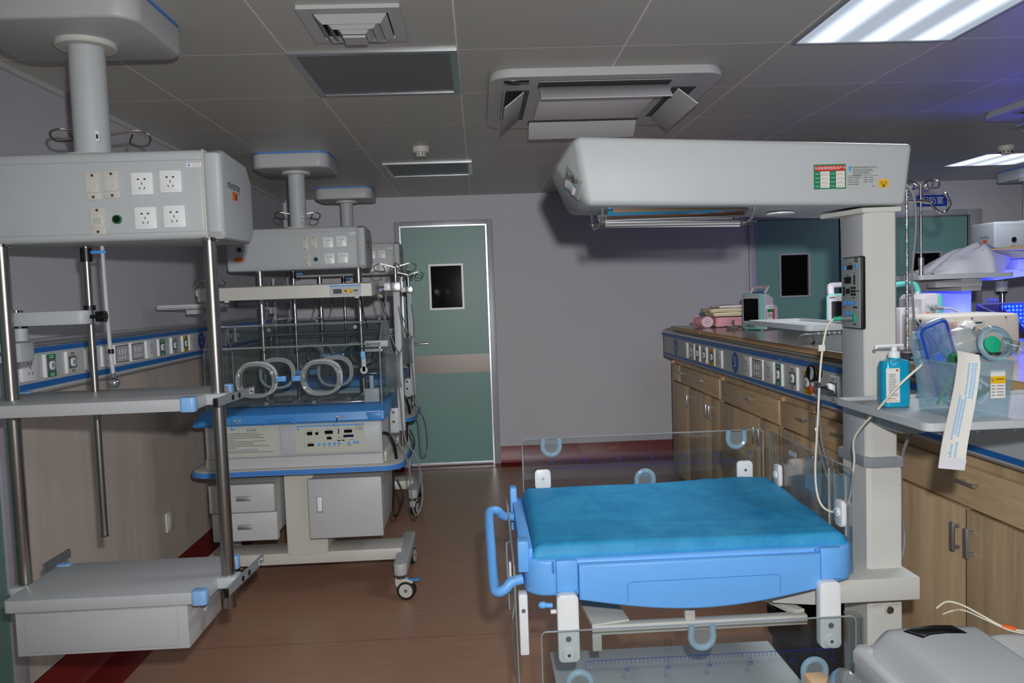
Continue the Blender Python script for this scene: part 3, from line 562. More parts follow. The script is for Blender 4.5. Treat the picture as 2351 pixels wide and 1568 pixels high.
def pendant(px,py,label,group=None,cov=None,arm=False,shelves=False,rear=False):
    t=thing('ceiling_pendant',label,'medical pendant',(px,py,CEIL),group)
    z0,z1,yf,yr,xa,xb,h,e=pendant_body(t,px,py,True,cov)
    for dx,dz,ph in ((.065,.154,0),(.117,.157,0),(.072,.057,1)):
        m=MB(); switch_plate(m,px+dx,yf,z0+dz,1,ph); m.build('phone_jack' if ph else 'switch',t)
    for dx,dz in ((.201,.157),(.280,.161),(.205,.061),(.285,.063)):
        m=MB(); socket5(m,px+dx,yf,z0+dz); m.build('power_socket',t)
    m=MB(); m.cyl((px+.125,yf,z0+.06),(px+.125,yf-.006,z0+.06),.013,'green',20); m.cyl((px+.125,yf-.006,z0+.06),(px+.125,yf-.007,z0+.06),.010,'black',20); m.build('ground_terminal',t)
    m=MB(); m.cyl((px-.32,yf,z0+.13),(px-.32,yf-.006,z0+.13),.02,'chrome',24); m.cyl((px-.32,yf-.006,z0+.13),(px-.32,yf-.007,z0+.13),.013,'black',20); m.build('gas_port',t)
    m=MB(); m.box(px-.355,px-.30,yf-.001,yf,z0+.06,z0+.085,'orange'); m.build('warning_sticker',t)
    m=MB(); m.box(px+.325,px+.367,yf-.001,yf,z0+.200,z0+.211,'bright_white'); m.cyl((px+.332,yf-.001,z0+.2055),(px+.332,yf-.0014,z0+.2055),.0035,'button_blue',12)
    for k in (0,1): m.box(px+.341,px+.362,yf-.0013,yf-.001,z0+.2035+k*.0035,z0+.2043+k*.0035,'mid_grey')
    m.build('sticker',t)
    X=F_right(xb+.0008,py-.04,z0+.158)
    m=MB(); m.text('mindray',.036,X,'ink'); m.build('brand_text',e)
    m=MB(); m.T=F_right(xb+.0004,py-.035,z0+.13); m.box(-.024,.024,-.012,.012,0,.0008,'orange'); m.add([(-.019,-.008,.001),(-.007,-.008,.001),(-.013,.004,.001)],[[0,1,2]],'yellow')
    for k in range(2): m.box(-.003,.02,-.008+.006*k,-.005+.006*k,.0008,.001,'ink')
    m.box(.004,.016,.004,.007,.0008,.001,'ink'); m.build('warning_label',e)
    # support poles
    for x,b in ((px-.215,.602),(px+.368,.602)):
        m=MB(); m.cyl((x,py-.125,z0+.002),(x,py-.125,b),.0185,'steel',28); m.cyl((x,py-.125,z0+.002),(x,py-.125,z0-.006),.026,'chrome',28); m.build('pole',t)
    # thin drip pole behind with clamp and hooks
    ix,iy=px-.055,py+.03
    m=MB(); m.cyl((ix,iy,z0-.0),(ix,iy,.79),.0105,'steel',16); m.cyl((ix,iy,.79),(ix,iy,.784),.0115,'dark_grey',16); p=m.build('drip_pole',t)
    m=MB(); m.cyl((ix,iy,z0-.045),(ix,iy,z0-.004),.017,'black',16); m.box(ix,ix+.06,iy-.006,iy+.006,z0-.022,z0-.012,'button_blue',.003); m.build('clamp',p)
    m=MB(); hook_loops(m,(px-.03,py+.125,z1+.10),.11,.03,a0=.25); m.cyl((px-.03,py+.125,z1-.01),(px-.03,py+.125,z1+.10),.006,'steel',10); m.build('hook_crown',t)
    if arm:
        ay=py-.04
        m=MB(); m.prism(rrect(px-.265,px-.02,ay-.03,ay+.03,.028,6),1.447,1.488,'white_plastic','z',.003); a=m.build('swivel_arm',t)
        m=MB(); m.cyl((px-.235,ay,1.488),(px-.235,ay,1.494),.02,'chrome',24); m.build('joint',a); m=MB(); m.cyl((ix,iy,1.487),(ix,iy,1.502),.017,'black',20); m.build('joint',a); m=MB(); m.cyl((px-.228,ay,1.447),(px-.228,ay,1.441),.021,'black',20); m.build('joint',a)
        m=MB(); m.cyl((px-.228,ay,1.441),(px-.228,ay,1.402),.021,'white_plastic',28,bev=.002); m.build('spacer',a)
        m=MB(); m.box(px-.31,px-.20,ay-.055,ay+.02,1.342,1.400,'white_plastic',.006); m.cyl((px-.265,ay-.055,1.37),(px-.265,ay-.059,1.37),.011,'slate_grey',16); m.build('clamp_block',a)
        m=MB(); m.lathe([(0,0),(.012,0)]+[(.012,.0)],'black') if False else None
        for k in range(6):
            q=k*PI/3; m.box(px+.005-.004,px+.03,ay-.01+.009*math.cos(q)-.004,ay-.01+.009*math.cos(q)+.004,1.468+.012*math.sin(q)-.005,1.468+.012*math.sin(q)+.005,'black',.002)
        m.cyl((px-.03,ay,1.468),(px+.01,ay,1.468),.006,'black',10); m.cyl((px+.012,ay-.01,1.468),(px+.028,ay-.01,1.468),.016,'black',16); m.build('clamp_knob',a)
        # hanging inspection-lamp arm
        lx,ly=px-.002,py+.03
        m=MB(); m.tube([(lx-.004,ly,z0+.0),(lx-.003,ly,1.5),(lx,ly,1.36),(lx+.004,ly,1.29)],.006,'grey_white',10); m.cyl((lx+.0015,ly,1.352),(lx+.002,ly,1.366),.0085,'black',12); m.cyl((lx+.004,ly,1.292),(lx+.005,ly,1.278),.007,'chrome',14); r=m.build('hanging_cord',t)
        m=MB(); m.sph((lx+.006,ly,1.262),.0165,'chrome',(1,1,1),20); m.sph((lx+.006,ly-.008,1.262),.0125,'smoke_plastic',(1,.8,1),16); m.build('ring_pull',r)
    if shelves:
        for z,zt,drawer in ((1.238,1.238,False),(.70,.70,True)):
            y0,y1=py-.265,py+.045; x0,x1=px-.20,px+.345
            if not drawer: x0,x1,y0,y1=px-.30,px+.345,py-.265,py+.075
            m=MB(); m.prism(rrect(x0,x1,y0,y1,.012,3),z-.034,z,'grey_white','z',.002); s=m.build('shelf',t)
            for cx,cy in ((x0,y1),(x1,y0),(x1,y1)):
                m=MB(); m.prism(rrect(cx-(.036 if cx==x1 else .006),cx+(.006 if cx==x1 else .036),cy-(.03 if cy==y1 else .005),cy+(.005 if cy==y1 else .03),.01,4),z-.037,z+.0035,'pale_blue','z',.003); m.build('corner_guard',s)
            # pole brackets and equipment rail along the right side
            for x in (px-.215,px+.368):
                m=MB(); m.box(min(x-.03,x+.03),max(x-.03,x+.03),py-.155,py-.098,z-.034,z-.002,'white_plastic',.004); m.build('bracket',s)
            m=MB(); X=Matrix.Translation((px+.405,py-.10,z-.018))@Matrix.Rotation(math.radians(-4),4,'Z'); m.T=X; m.box(-.004,.004,-.13,.16,-.012,.012,'mid_grey'); m.box(-.0045,.0045,-.138,-.128,-.0125,.0125,'black'); 
            for y in (-.02,.03): m.cyl((.004,y,0),(.006,y,0),.008,'black',16)
            m.box(.004,.0046,.115,.15,-.008,.008,'bright_white'); m.box(.0046,.005,.12,.13,-.004,.005,'ink'); m.box(.0046,.005,.134,.146,-.005,-.001,'ink'); m.build('equipment_rail',s)
            if drawer:
                m=MB(); m.box(px-.245,px-.237,py+.02,py+.17,z-.02,z+.008,'slate_grey'); m.build('equipment_rail',s)
                m=MB(); m.box(x0+.02,x1-.055,y0+.02,y1-.02,z-.165,z-.036,'grey_white',.002); m.box(x0+.04,x1-.09,y0+.0195,y0+.021,z-.040,z-.036,'black'); d=m.build('drawer_box',s)
                m=MB(); m.box(x0+.045,x1-.083,y0+.016,y0+.021,z-.155,z-.044,'grey_white',.002); m.build('drawer_front',d)
                m=MB(); m.cyl((x1-.056,y0+.10,z-.08),(x1-.050,y0+.10,z-.08),.004,'chrome',12); m.cyl((x1-.056,py-.115,z-.11),(x1-.03,py-.115,z-.04),.005,'white_plastic',10); m.build('screw',d)
    return t
def pendants():
    pendant(-1.135,2.42,'nearest white ceiling supply pendant, with two grey shelves and a drawer','ceiling pendants along the left wall',(-1.41,-.905,2.2,2.60),arm=True,shelves=True)
    pendant(-1.085,4.87,'second white ceiling supply pendant, hanging above the nearer incubator','ceiling pendants along the left wall',(-1.30,-.855,4.67,5.05))
    pendant(-1.03,6.35,'farthest left ceiling supply pendant, overlapping the door frame','ceiling pendants along the left wall',(-1.25,-.805,6.17,6.52))
# ---------------------------------------------------------------- baby incubators
def caster(parent,x,y,zt,yaw,brake=True):
    """swivel caster: zt is the underside of the foot; wheel trails along yaw"""
    T=Matrix.Translation((x,y,0))@Matrix.Rotation(yaw,4,'Z')
    m=MB(); m.T=T; m.cyl((0,0,zt-.018),(0,0,zt),.021,'dark_grey',20)
    m.prism([(-.028,zt-.05),(-.028,zt-.018),(.028,zt-.018),(.056,zt-.026),(.062,zt-.040),(.040,zt-.045),(.03,.070),(.052,.05),(.045,.03),(.022,.026),(-.005,.045)],-.016,.016,'cream','y',.004); f=m.build('caster',parent)
    m=MB(); m.T=T@Matrix.Translation((.026,0,.0485))@Matrix.Rotation(PI/2,4,'X'); m.lathe([(0,-.02),(.040,-.02),(.047,-.014),(.048,0),(.047,.014),(.040,.02),(0,.02)],'rubber',None,28); m.lathe([(0,-.0215),(.034,-.0215),(.034,.0215),(0,.0215)],'cream',None,24); m.lathe([(0,-.0225),(.009,-.0225),(.009,.0225),(0,.0225)],'slate_grey',None,16); m.build('wheel',f)
    if brake:
        m=MB(); m.T=T; m.box(.035,.095,-.014,.014,zt-.030,zt-.020,'edge_blue',.004); m.build('brake_pedal',f)
def oval(m,cx,cz,rx,rz,y,R,mat,n=28,p=2.5):
    P=[]
    for k in range(n):
        a=2*PI*k/n; c,s=math.cos(a),math.sin(a)
        P.append((cx+rx*math.copysign(abs(c)**(2/p),c),y,cz+rz*math.copysign(abs(s)**(2/p),s)))
    m.tube(P,R,mat,8,closed=True)
def port(t,cx,y,cz,side,back=False):
    """hand port: white gasket, clear door ring, blue latch"""
    s=1 if back else -1
    m=MB(); oval(m,cx+.012*side*0,cz,.092,.080,y+s*.004,.0085,'grey_white'); oval(m,cx,cz-.004,.086,.074,y-s*.012,.006,'grey_white'); g=m.build('port_gasket',t)
    m=MB(); oval(m,cx-.006,cz-.006,.088,.078,y+s*.026,.0075,'acrylic_rim'); m.prism([(cx-.006+.084*math.cos(2*PI*k/28),cz-.006+.074*math.sin(2*PI*k/28)) for k in range(28)],y+s*.024,y+s*.027,'acrylic','y'); d=m.build('port_door',g)
    m=MB(); m.box(cx+side*.085-.006,cx+side*.085+.006,min(y,y+s*.03),max(y,y+s*.03),cz-.045,cz+.045,'smoke_plastic',.003); m.build('hinge',g)
    m=MB(); x0=cx-side*.092; m.box(min(x0,x0-side*.05),max(x0,x0-side*.05),min(y+s*.004,y+s*.03),max(y+s*.004,y+s*.03),cz-.014,cz+.012,'device_blue',.003); m.box(min(x0+side*.012,x0-side*.012),max(x0+side*.012,x0-side*.012),min(y+s*.002,y+s*.034),max(y+s*.002,y+s*.034),cz-.02,cz+.018,'smoke_plastic',.003); m.build('port_latch',g)
def incubator(cx,cy,label,yaw=-8):
    """cx centre, cy centre depth"""
    t=thing('baby_incubator',label,'incubator',(cx,cy,0),'baby incubators under the ceiling pendants')
    yf=cy-.26; yr=cy+.26
    # wheeled base
    m=MB(); m.box(cx-.52,cx+.47,cy-.09,cy+.09,.145,.205,'cream',.006); m.build('base_beam',t)
    for s in (-1,1):
        x=cx+s*.48
        m=MB(); m.prism(rrect(x-.034,x+.034,cy-.29,cy+.27,.033,6),.125,.185,'grey_white','z',.008,3); f=m.build('foot_bar',t)
        caster(f,x,cy-.255,.125,math.radians(yaw)); caster(f,x,cy+.235,.125,math.radians(80))
    m=MB(); m.box(cx-.108,cx+.10,cy-.105,cy+.10,.2,.64,'cream',.004); m.box(cx-.10,cx+.092,cy-.106,cy-.104,.2,.62,'cream'); m.build('column',t)
    # drawers left, cupboard right
    m=MB(); m.box(cx-.415,cx-.125,yf+.03,cy+.2,.345,.61,'grey_white',.004); c=m.build('drawer_unit',t)
    for k,(a,b) in enumerate(((.475,.612),(.333,.472))):
        o=.0 if k==0 else -.008
        m=MB(); m.box(cx-.43-o*1.2,cx-.115-o,yf-.012,yf+.03,a,b,'grey_white',.005); d=m.build('drawer',c)
        m=MB(); m.box(cx-.30,cx-.23,yf-.0135,yf-.011,(a+b)/2-.012,(a+b)/2+.014,'mid_grey',.001); m.box(cx-.298,cx-.232,yf-.015,yf-.013,(a+b)/2-.011,(a+b)/2+.004,'alu',.0005); m.build('recessed_handle',d)
    m=MB(); m.box(cx+.055,cx+.40,yf+.022,cy+.24,.335,.62,'grey_white',.006); m.box(cx+.33,cx+.38,yf+.05,yf+.15,.322,.336,'cream',.003); c=m.build('cupboard',t)
    m=MB(); m.box(cx+.045,cx+.405,yf,yf+.024,.325,.622,'grey_white',.005); d=m.build('door',c)
    m=MB(); m.box(cx+.085,cx+.115,yf-.0015,yf+.001,.455,.535,'mid_grey',.0008); m.box(cx+.089,cx+.111,yf-.003,yf-.001,.462,.532,'bright_white',.0008); m.build('recessed_handle',d)
    # table with blue bumper
    m=MB(); m.prism(rrect(cx-.52,cx+.51,cy-.285,cy+.29,.10,8),.652,.682,'cream','z',.004); tb=m.build('table_top',t)
    m=MB(); m.frame(rrect(cx-.528,cx+.518,cy-.293,cy+.298,.107,8),rrect(cx-.519,cx+.509,cy-.284,cy+.289,.099,8),.655,.679,'edge_blue'); 
    for z in (.663,.671): m.frame(rrect(cx-.5295,cx+.5195,cy-.2945,cy+.2995,.1085,8),rrect(cx-.525,cx+.515,cy-.29,cy+.295,.104,8),z-.0006,z+.0006,'stripe_blue')
    m.build('bumper_strip',tb)
    for sx in (-.46,.45):
        m=MB(); m.lathe([(.009,0),(.009,.002),(.0045,.002),(.0045,0)],'mid_grey',Matrix.Translation((cx+sx,cy-.2,.682)),12); m.build('mounting_hole',tb)
    # body
    m=MB(); m.prism([(yf+.01,.684),(yf+.01,.735),(yf,.745),(yf,.90),(yr,.90),(yr,.684)],cx-.435,cx+.42,'grey_white','x',.008,3); m.box(cx-.455,cx+.43,yf+.05,yr-.02,.684,.735,'cream',.004); b=m.build('housing',t)
    m=MB()
    m.box(cx-.43,cx-.44,yf-.004,yf,.745,.895,'white_plastic') if False else None
    m.box(cx-.075,cx-.0735,yf-.0008,yf+.002,.745,.93,'mid_grey'); m.box(cx-.07,cx+.41,yf-.005,yf+.004,.748,.895,'white_plastic',.003); m.build('control_fascia',b)
    m=MB(); m.box(cx-.335,cx-.09,yf-.002,yf,.755,.885,'panel_ivory'); m.text('操作说明',.012,F_front(cx-.21,yf-.0025,.875),'ink')
    random.seed(3)
    for k in range(13):
        z=.863-k*.0079; w=random.uniform(.12,.215) if k not in (4,9) else .03; m.box(cx-.325,cx-.325+w,yf-.0026,yf-.002,z-.0012,z+.0006,'ink' if k not in(10,) else 'blue_print')
    m.build('instruction_label',b)
    P=MB(); P.box(cx+.0,cx+.336,yf-.0065,yf-.0045,.757,.892,'panel_ivory'); P.box(cx+.004,cx+.333,yf-.0075,yf-.006,.882,.888,'button_blue')
    P.add([(cx+.010,yf-.0076,.878),(cx+.014,yf-.0076,.878),(cx+.019,yf-.0076,.866),(cx+.015,yf-.0076,.866)],[[0,1,2,3]],'stripe_blue'); P.add([(cx+.017,yf-.0076,.873),(cx+.020,yf-.0076,.878),(cx+.018,yf-.0076,.878)],[[0,1,2]],'green')
    P.text('YP-920',.010,F_front(cx+.310,yf-.008,.873),'ink'); P.text('婴儿培养箱',.0075,F_front(cx+.308,yf-.008,.862),'ink')
    def pxz(u,v): return cx+.0+(u-265)/1850*.336, .892-(v-150)/860*.135
    for u,v,w in ((600,340,110),(830,358,50),(1110,325,110),(1380,305,70),(1640,310,90),(1120,520,90),(1640,473,60),(475,427,60),(475,735,60),(475,828,60),(620,705,90),(1000,850,50),(1130,845,70),(1280,842,50),(1400,845,40),(1605,830,150),(1380,585,90),(1700,665,130)):
        x,z=pxz(u,v); P.box(x,x+w/1850*.336,yf-.0076,yf-.006,z-.0007,z+.0007,'ink')
    
    pf=P.build('control_panel',b)
    for u0,v0,u1,v1,mt in ((580,370,722,475,'screen'),(800,388,885,468,'screen'),(1057,353,1270,458,'screen'),(1570,345,1785,442,'screen'),(1100,548,1230,630,'screen'),(1410,325,1438,470,'screen'),(1545,505,1818,583,'lcd_blue'),(1383,660,1462,692,'screen'),(1497,658,1575,690,'screen'),(582,740,750,822,'screen')):
        x0,z1=pxz(u0,v0); x1,z0=pxz(u1,v1); m=MB(); m.box(x0,x1,yf-.0078,yf-.006,z0,z1,mt); m.build('display',pf)
    for u,v in ((885,782),(1025,778),(1165,775),(1303,770),(1418,766),(1680,760),(1835,755),(1925,755)):
        x,z=pxz(u,v); m=MB(); m.cyl((x,yf-.006,z),(x,yf-.0085,z),.0068,'button_blue',20,bev=.0008); m.build('button',pf)
    # blue hood deck
    m=MB()
    m.prism([(yf-.022,.902),(yf-.030,.912),(yf-.022,.95),(yf+.03,.975),(yr-.02,.975),(yr+.02,.95),(yr+.02,.902)],cx-.46,cx+.44,'deck_blue','x',.01,3)
    m.prism([(cx-.49,.905),(cx-.46,.90),(cx-.44,.95),(cx-.47,.94)],yf-.02,yr,'deck_blue','y',.004)
    m.prism([(cx-.15,.903),(cx-.13,.926),(cx-.005,.929),(cx+.02,.906),(cx-.0,.906),(cx-.015,.917),(cx-.12,.915),(cx-.135,.903)],yf-.042,yf-.02,'deck_blue','y',.003)
    m.prism([(cx+.35,.944),(cx+.365,.905),(cx+.425,.905),(cx+.425,.944)],yf-.04,yf-.02,'deck_blue','y',.004)
    dk=m.build('hood_deck',t)
    for x in (cx-.275,cx+.215):
        m=MB(); m.cyl((x+.02,yf-.026,.928),(x+.02,yf-.031,.928),.009,'mid_grey',16); m.box(x-.008,x+.0,yf-.036,yf-.026,.915,.935,'chrome',.002); m.cyl((x-.004,yf-.034,.918),(x-.008,yf-.04,.902),.004,'chrome',8); m.sph((x-.010,yf-.042,.896),.011,'device_blue',(1,.6,.8)); m.build('latch_hook',dk)
    # clear hood
    m=MB(); x0,x1=cx-.435,cx+.42; y0,y1=yf+.045,yr-.03; zb,zs,zt=.972,1.24,1.375
    pr=[(y0,zb),(y0+.004,zs),(y0+.012,zs+.03),(y0+.13,zt-.012),(y0+.15,zt),(y1-.12,zt),(y1-.10,zt-.012),(y1,zs),(y1,zb)]
    def hp(u,v):
        L=[0]; 
        for a,b in zip(pr,pr[1:]): L.append(L[-1]+math.hypot(a[0]-b[0],a[1]-b[1]))
        d=v*L[-1]
        for i in range(len(pr)-1):
            if d<=L[i+1]+1e-9: k=(d-L[i])/(L[i+1]-L[i]); return (x0+(x1-x0)*u,pr[i][0]+(pr[i+1][0]-pr[i][0])*k,pr[i][1]+(pr[i+1][1]-pr[i][1])*k)
        return (x0+(x1-x0)*u,*pr[-1])
    for a,b in zip(pr,pr[1:]): m.quad((x0,*a),(x1,*a),(x1,*b),(x0,*b),'hood_clear')
    m.add([(x0,*p) for p in pr],[list(range(len(pr)))],'hood_clear'); m.add([(x1,*p) for p in pr],[list(range(len(pr)))[::-1]],'hood_clear')
    hd=m.build('clear_hood',t,ang=20)
    m=MB()
    for i in range(1,len(pr)-1):
        if i in (2,4,5): m.tube([(x0,*pr[i]),(x1,*pr[i])],.0022,'acrylic_rim',6)
    for x in (x0,x1): m.tube([(x,*p) for p in pr],.0035,'acrylic_rim',6)
    m.tube([(x0,y0-.002,1.315-.04),(x1,y0-.002,1.315-.04)],.003,'acrylic_rim',6); m.build('hood_edges',hd)
    for x,z,y in ((cx-.145,1.355,y0+.12),(cx+.288,1.355,y0+.12),(cx-.145,.995,y0),(cx+.088,.995,y0)):
        m=MB(); m.cyl((x,y+.002,z),(x,y-.010,z),.010,'alu',18,bev=.002); m.cyl((x,y-.010,z),(x,y-.012,z),.004,'dark_grey',10); m.build('hood_screw',hd)
    for x,s in ((cx-.18,-1),(cx+.135,1)):
        port(hd,x,y0,1.12,s); port(hd,x-.02,y1,1.105,s,True)
    m=MB(); m.box(cx+.33,cx+.352,y0-.016,y0-.002,1.135,1.22,'white_plastic',.004); m.cyl((cx+.341,y0-.002,1.145),(cx+.341,y0-.016,1.145),.018,'white_plastic',18); m.box(cx+.328,cx+.35,y0-.022,y0-.002,1.20,1.24,'device_blue',.006); m.build('access_latch',hd)
    m=MB(); m.box(cx+.345,cx+.46,y0+.02,y0+.05,1.255,1.287,'white_plastic',.004); m.cyl((cx+.362,y0+.018,1.271),(cx+.362,y0+.02,1.271),.009,'green',16); m.box(cx+.345,cx+.43,y0+.02,y0+.045,1.232,1.247,'white_plastic',.003); m.build('sensor_box',hd)
    m=MB()
    for k in range(7): m.lathe([(.085-.0*k,0),(.095,.006),(.085,.012)],'smoke_plastic',Matrix.Translation((x1+.005+.011*k,cy,1.12))@Matrix.Rotation(PI/2,4,'Y'),28)
    m.build('iris_port',hd)
    m=MB(); m.box(cx-.37,cx+.33,y0+.05,y1-.05,.978,.988,'smoke_plastic',.003); m.build('mattress_tray',t)
    m=MB(); m.box(cx+.325,cx+.40,y0+.06,y0+.10,.976,1.045,'white_plastic',.004); m.box(cx+.353,cx+.373,y0+.07,y0+.085,1.04,1.11,'white_plastic',.003); m.build('humidity_sensor',t)
    # phototherapy bar over the hood
    bx0,bx1=cx-.42,cx+.405; by0,by1=yf-.03,yf+.27
    m=MB(); m.prism([(by0,1.508),(by0,1.568),(by0+.02,1.574),(by1,1.574),(by1,1.53),(by0+.06,1.508)],bx0,bx1,'light_cream','x',.003); m.cyl((bx0+.12,by0+.05,1.507),(bx0+.12,by0+.05,1.500),.012,'bright_white',16); m.cyl((bx1-.08,by0+.05,1.507),(bx1-.08,by0+.05,1.500),.012,'bright_white',16); br=m.build('phototherapy_lamp',t)
    m=MB(); m.box(cx+.205,cx+.355,by0-.0015,by0,1.512,1.564,'grey_white'); m.box(cx+.205,cx+.355,by0-.002,by0-.001,1.558,1.564,'button_blue'); m.box(cx+.222,cx+.262,by0-.003,by0-.001,1.524,1.546,'dark_grey'); m.cyl((cx+.281,by0-.001,1.535),(cx+.281,by0-.002,1.535),.0105,'yellow',20); m.cyl((cx+.281,by0-.002,1.535),(cx+.281,by0-.0025,1.535),.0045,'ink',12); m.box(cx+.295,cx+.315,by0-.002,by0-.001,1.526,1.544,'yellow'); m.add([(cx+.302,by0-.0022,1.527),(cx+.308,by0-.0022,1.527),(cx+.305,by0-.0022,1.536)],[[0,1,2]],'ink'); m.box(cx+.318,cx+.340,by0-.003,by0-.001,1.531,1.541,'slate_grey'); m.build('lamp_panel',br)
    m=MB(); m.cyl((bx1-.002,by0+.15,1.55),(bx1+.05,by0+.15,1.55),.005,'steel',10); m.box(bx1+.045,bx1+.076,by0+.12,by0+.18,1.532,1.568,'bright_white',.002); m.box(bx1+.075,bx1+.125,by0+.12,by0+.18,1.528,1.572,'alu',.002); m.build('lamp_clamp',br)
    m=MB(); m.box(bx0-.05,bx0-.019,by0+.12,by0+.16,1.535,1.565,'bright_white',.002); m.box(bx0-.02,bx0+.002,by0+.13,by0+.15,1.54,1.56,'slate_grey'); m.build('lamp_clamp',br)
    # side posts on the right and the tray arm on the left
    m=MB(); m.box(cx+.474,cx+.508,cy+.0,cy+.022,.80,1.53,'white_plastic',.002); m.build('lamp_post',t)
    m=MB(); m.box(cx+.43,cx+.475,cy+.0,cy+.022,.79,.92,'white_plastic',.002); 
    for z in (.85,.90): m.cyl((cx+.45,cy+.002,z),(cx+.45,cy-.012,z),.007,'chrome',12)
    m.build('post_bracket',t)
    m=MB(); m.cyl((cx+.52,cy+.24,.684),(cx+.52,cy+.24,1.62),.0095,'steel',16) if False else m.cyl((cx+.47,cy+.20,.684),(cx+.47,cy+.20,1.66),.0095,'steel',16); p=m.build('drip_pole',t)
    m=MB(); hook_loops(m,(cx+.47,cy+.20,1.66),.085,.03,a0=.1,R=.0028); m.build('hook_crown',p)
    m=MB(); m.box(cx+.455,cx+.487,cy+.175,cy+.215,1.40,1.45,'alu',.003); m.build('pole_clamp',p); m=MB(); m.box(cx+.455,cx+.487,cy+.175,cy+.215,.94,.985,'alu',.003); m.build('pole_clamp',p)
    m=MB(); zt=1.475; m.prism(rrect(cx-.66,cx-.40,cy-.20,cy+.12,.02,4),zt,zt+.006,'white_plastic','z'); m.frame(rrect(cx-.66,cx-.40,cy-.20,cy+.12,.02,4),rrect(cx-.654,cx-.406,cy-.194,cy+.114,.015,4),zt+.004,zt+.022,'white_plastic'); m.box(cx-.56,cx-.47,cy-.07,cy-.0,zt-.028,zt,'grey_white',.004); m.box(cx-.48,cx-.43,cy-.05,cy-.02,zt-.06,zt-.01,'grey_white',.004); m.build('side_tray',t)
    m=MB(); m.cyl((cx-.445,cy-.035,.684),(cx-.445,cy-.035,1.66),.009,'grey_white',14); m.build('tray_post',t)
    m=MB(); m.cyl((cx-.445,cy-.035,1.58),(cx-.445,cy-.035,1.60),.011,'dark_grey',12); hook_loops(m,(cx-.445,cy-.035,1.60),.05,.03,a0=.5,R=.0026); m.build('hook_crown',t)
    # cables on the right side
    for P,R,mt in (([(cx+.405,yf+.03,.83),(cx+.45,yf-.01,.83),(cx+.475,yf-.0,.77),(cx+.478,yf+.05,.70)],.0085,'black'),
                   ([(cx+.41,yf+.03,.825),(cx+.48,yf-.01,.81),(cx+.54,yf-.03,.70),(cx+.55,yf-.02,.58),(cx+.555,yf,.45),(cx+.575,yf+.02,.42),(cx+.60,yf+.04,.5),(cx+.585,yf+.05,.68),(cx+.52,yf+.08,.80),(cx+.50,yf+.14,1.0),(cx+.46,cy,1.2),(cx+.43,cy,1.35),(cx+.44,cy,1.53)],.004,'cable_grey'),
                   ([(cx+.455,yf+.12,.65),(cx+.452,yf+.1,.55),(cx+.445,yf+.1,.42),(cx+.46,yf+.08,.40),(cx+.50,yf+.08,.49),(cx+.47,yf+.1,.58)],.0055,'black'),
                   ([(cx+.40,cy-.1,1.54),(cx+.45,cy-.1,1.35),(cx+.50,cy-.1,1.22),(cx+.52,cy-.05,1.28),(cx+.50,cy,1.45)],.0035,'cable_grey'),
                   ([(cx+.30,by1,1.53),(cx+.31,by1+.05,1.42),(cx+.33,by1+.03,1.34)],.004,'black')):
        m=MB(); m.tube(P,R,mt,8,smooth=6); m.build('cable',t)
    for x in (cx-.20,cx-.16,cx-.08):
        m=MB(); m.tube([(x+.03,by1-.02,1.52),(x+.02,by1+.02,1.45),(x,by1+.02,1.385)],.0035,'cable_grey',8,smooth=4); m.build('cable',t)
    return t
def incubators():
    incubator(-.92,4.09,'nearer baby incubator with clear hood, blue deck, instruction label and control panel facing the camera')
    incubator(-.985,5.58,'farther baby incubator mostly hidden behind the nearer one, its casters on the aisle floor',78)
# ---------------------------------------------------------------- infant radiant warmer
def clip_tab(m,x,y,z,mat='bright_white'):
    m.prism(rrect(x-.024,x+.024,z-.03,z+.03,.012,5),y-.006,y+.006,mat,'y',.002)
def grommet(parent,x,y,z,up=1,axis='y'):
    """U shaped soft cable guide let into the top edge of a clear side panel"""
    P=[(-.024,.026),(-.026,0)]+[(-.026*math.cos(math.radians(a)),-.026*math.sin(math.radians(a))) for a in range(15,180,15)]+[(.026,0),(.024,.026)]
    P=[(u,v*up) for u,v in P]
    pts=[(x+u,y,z+v) if axis=='y' else (x,y+u,z+v) for u,v in P]
    m=MB(); m.tube(pts,.0075,'grommet',8)
    inn=[(x+u*.75,z+v*.75) if axis=='y' else (y+u*.75,z+v*.75) for u,v in P]
    m.prism(inn,(y if axis=='y' else x)-.001,(y if axis=='y' else x)+.001,'smoke_plastic',axis)
    m.build('cable_grommet',parent)
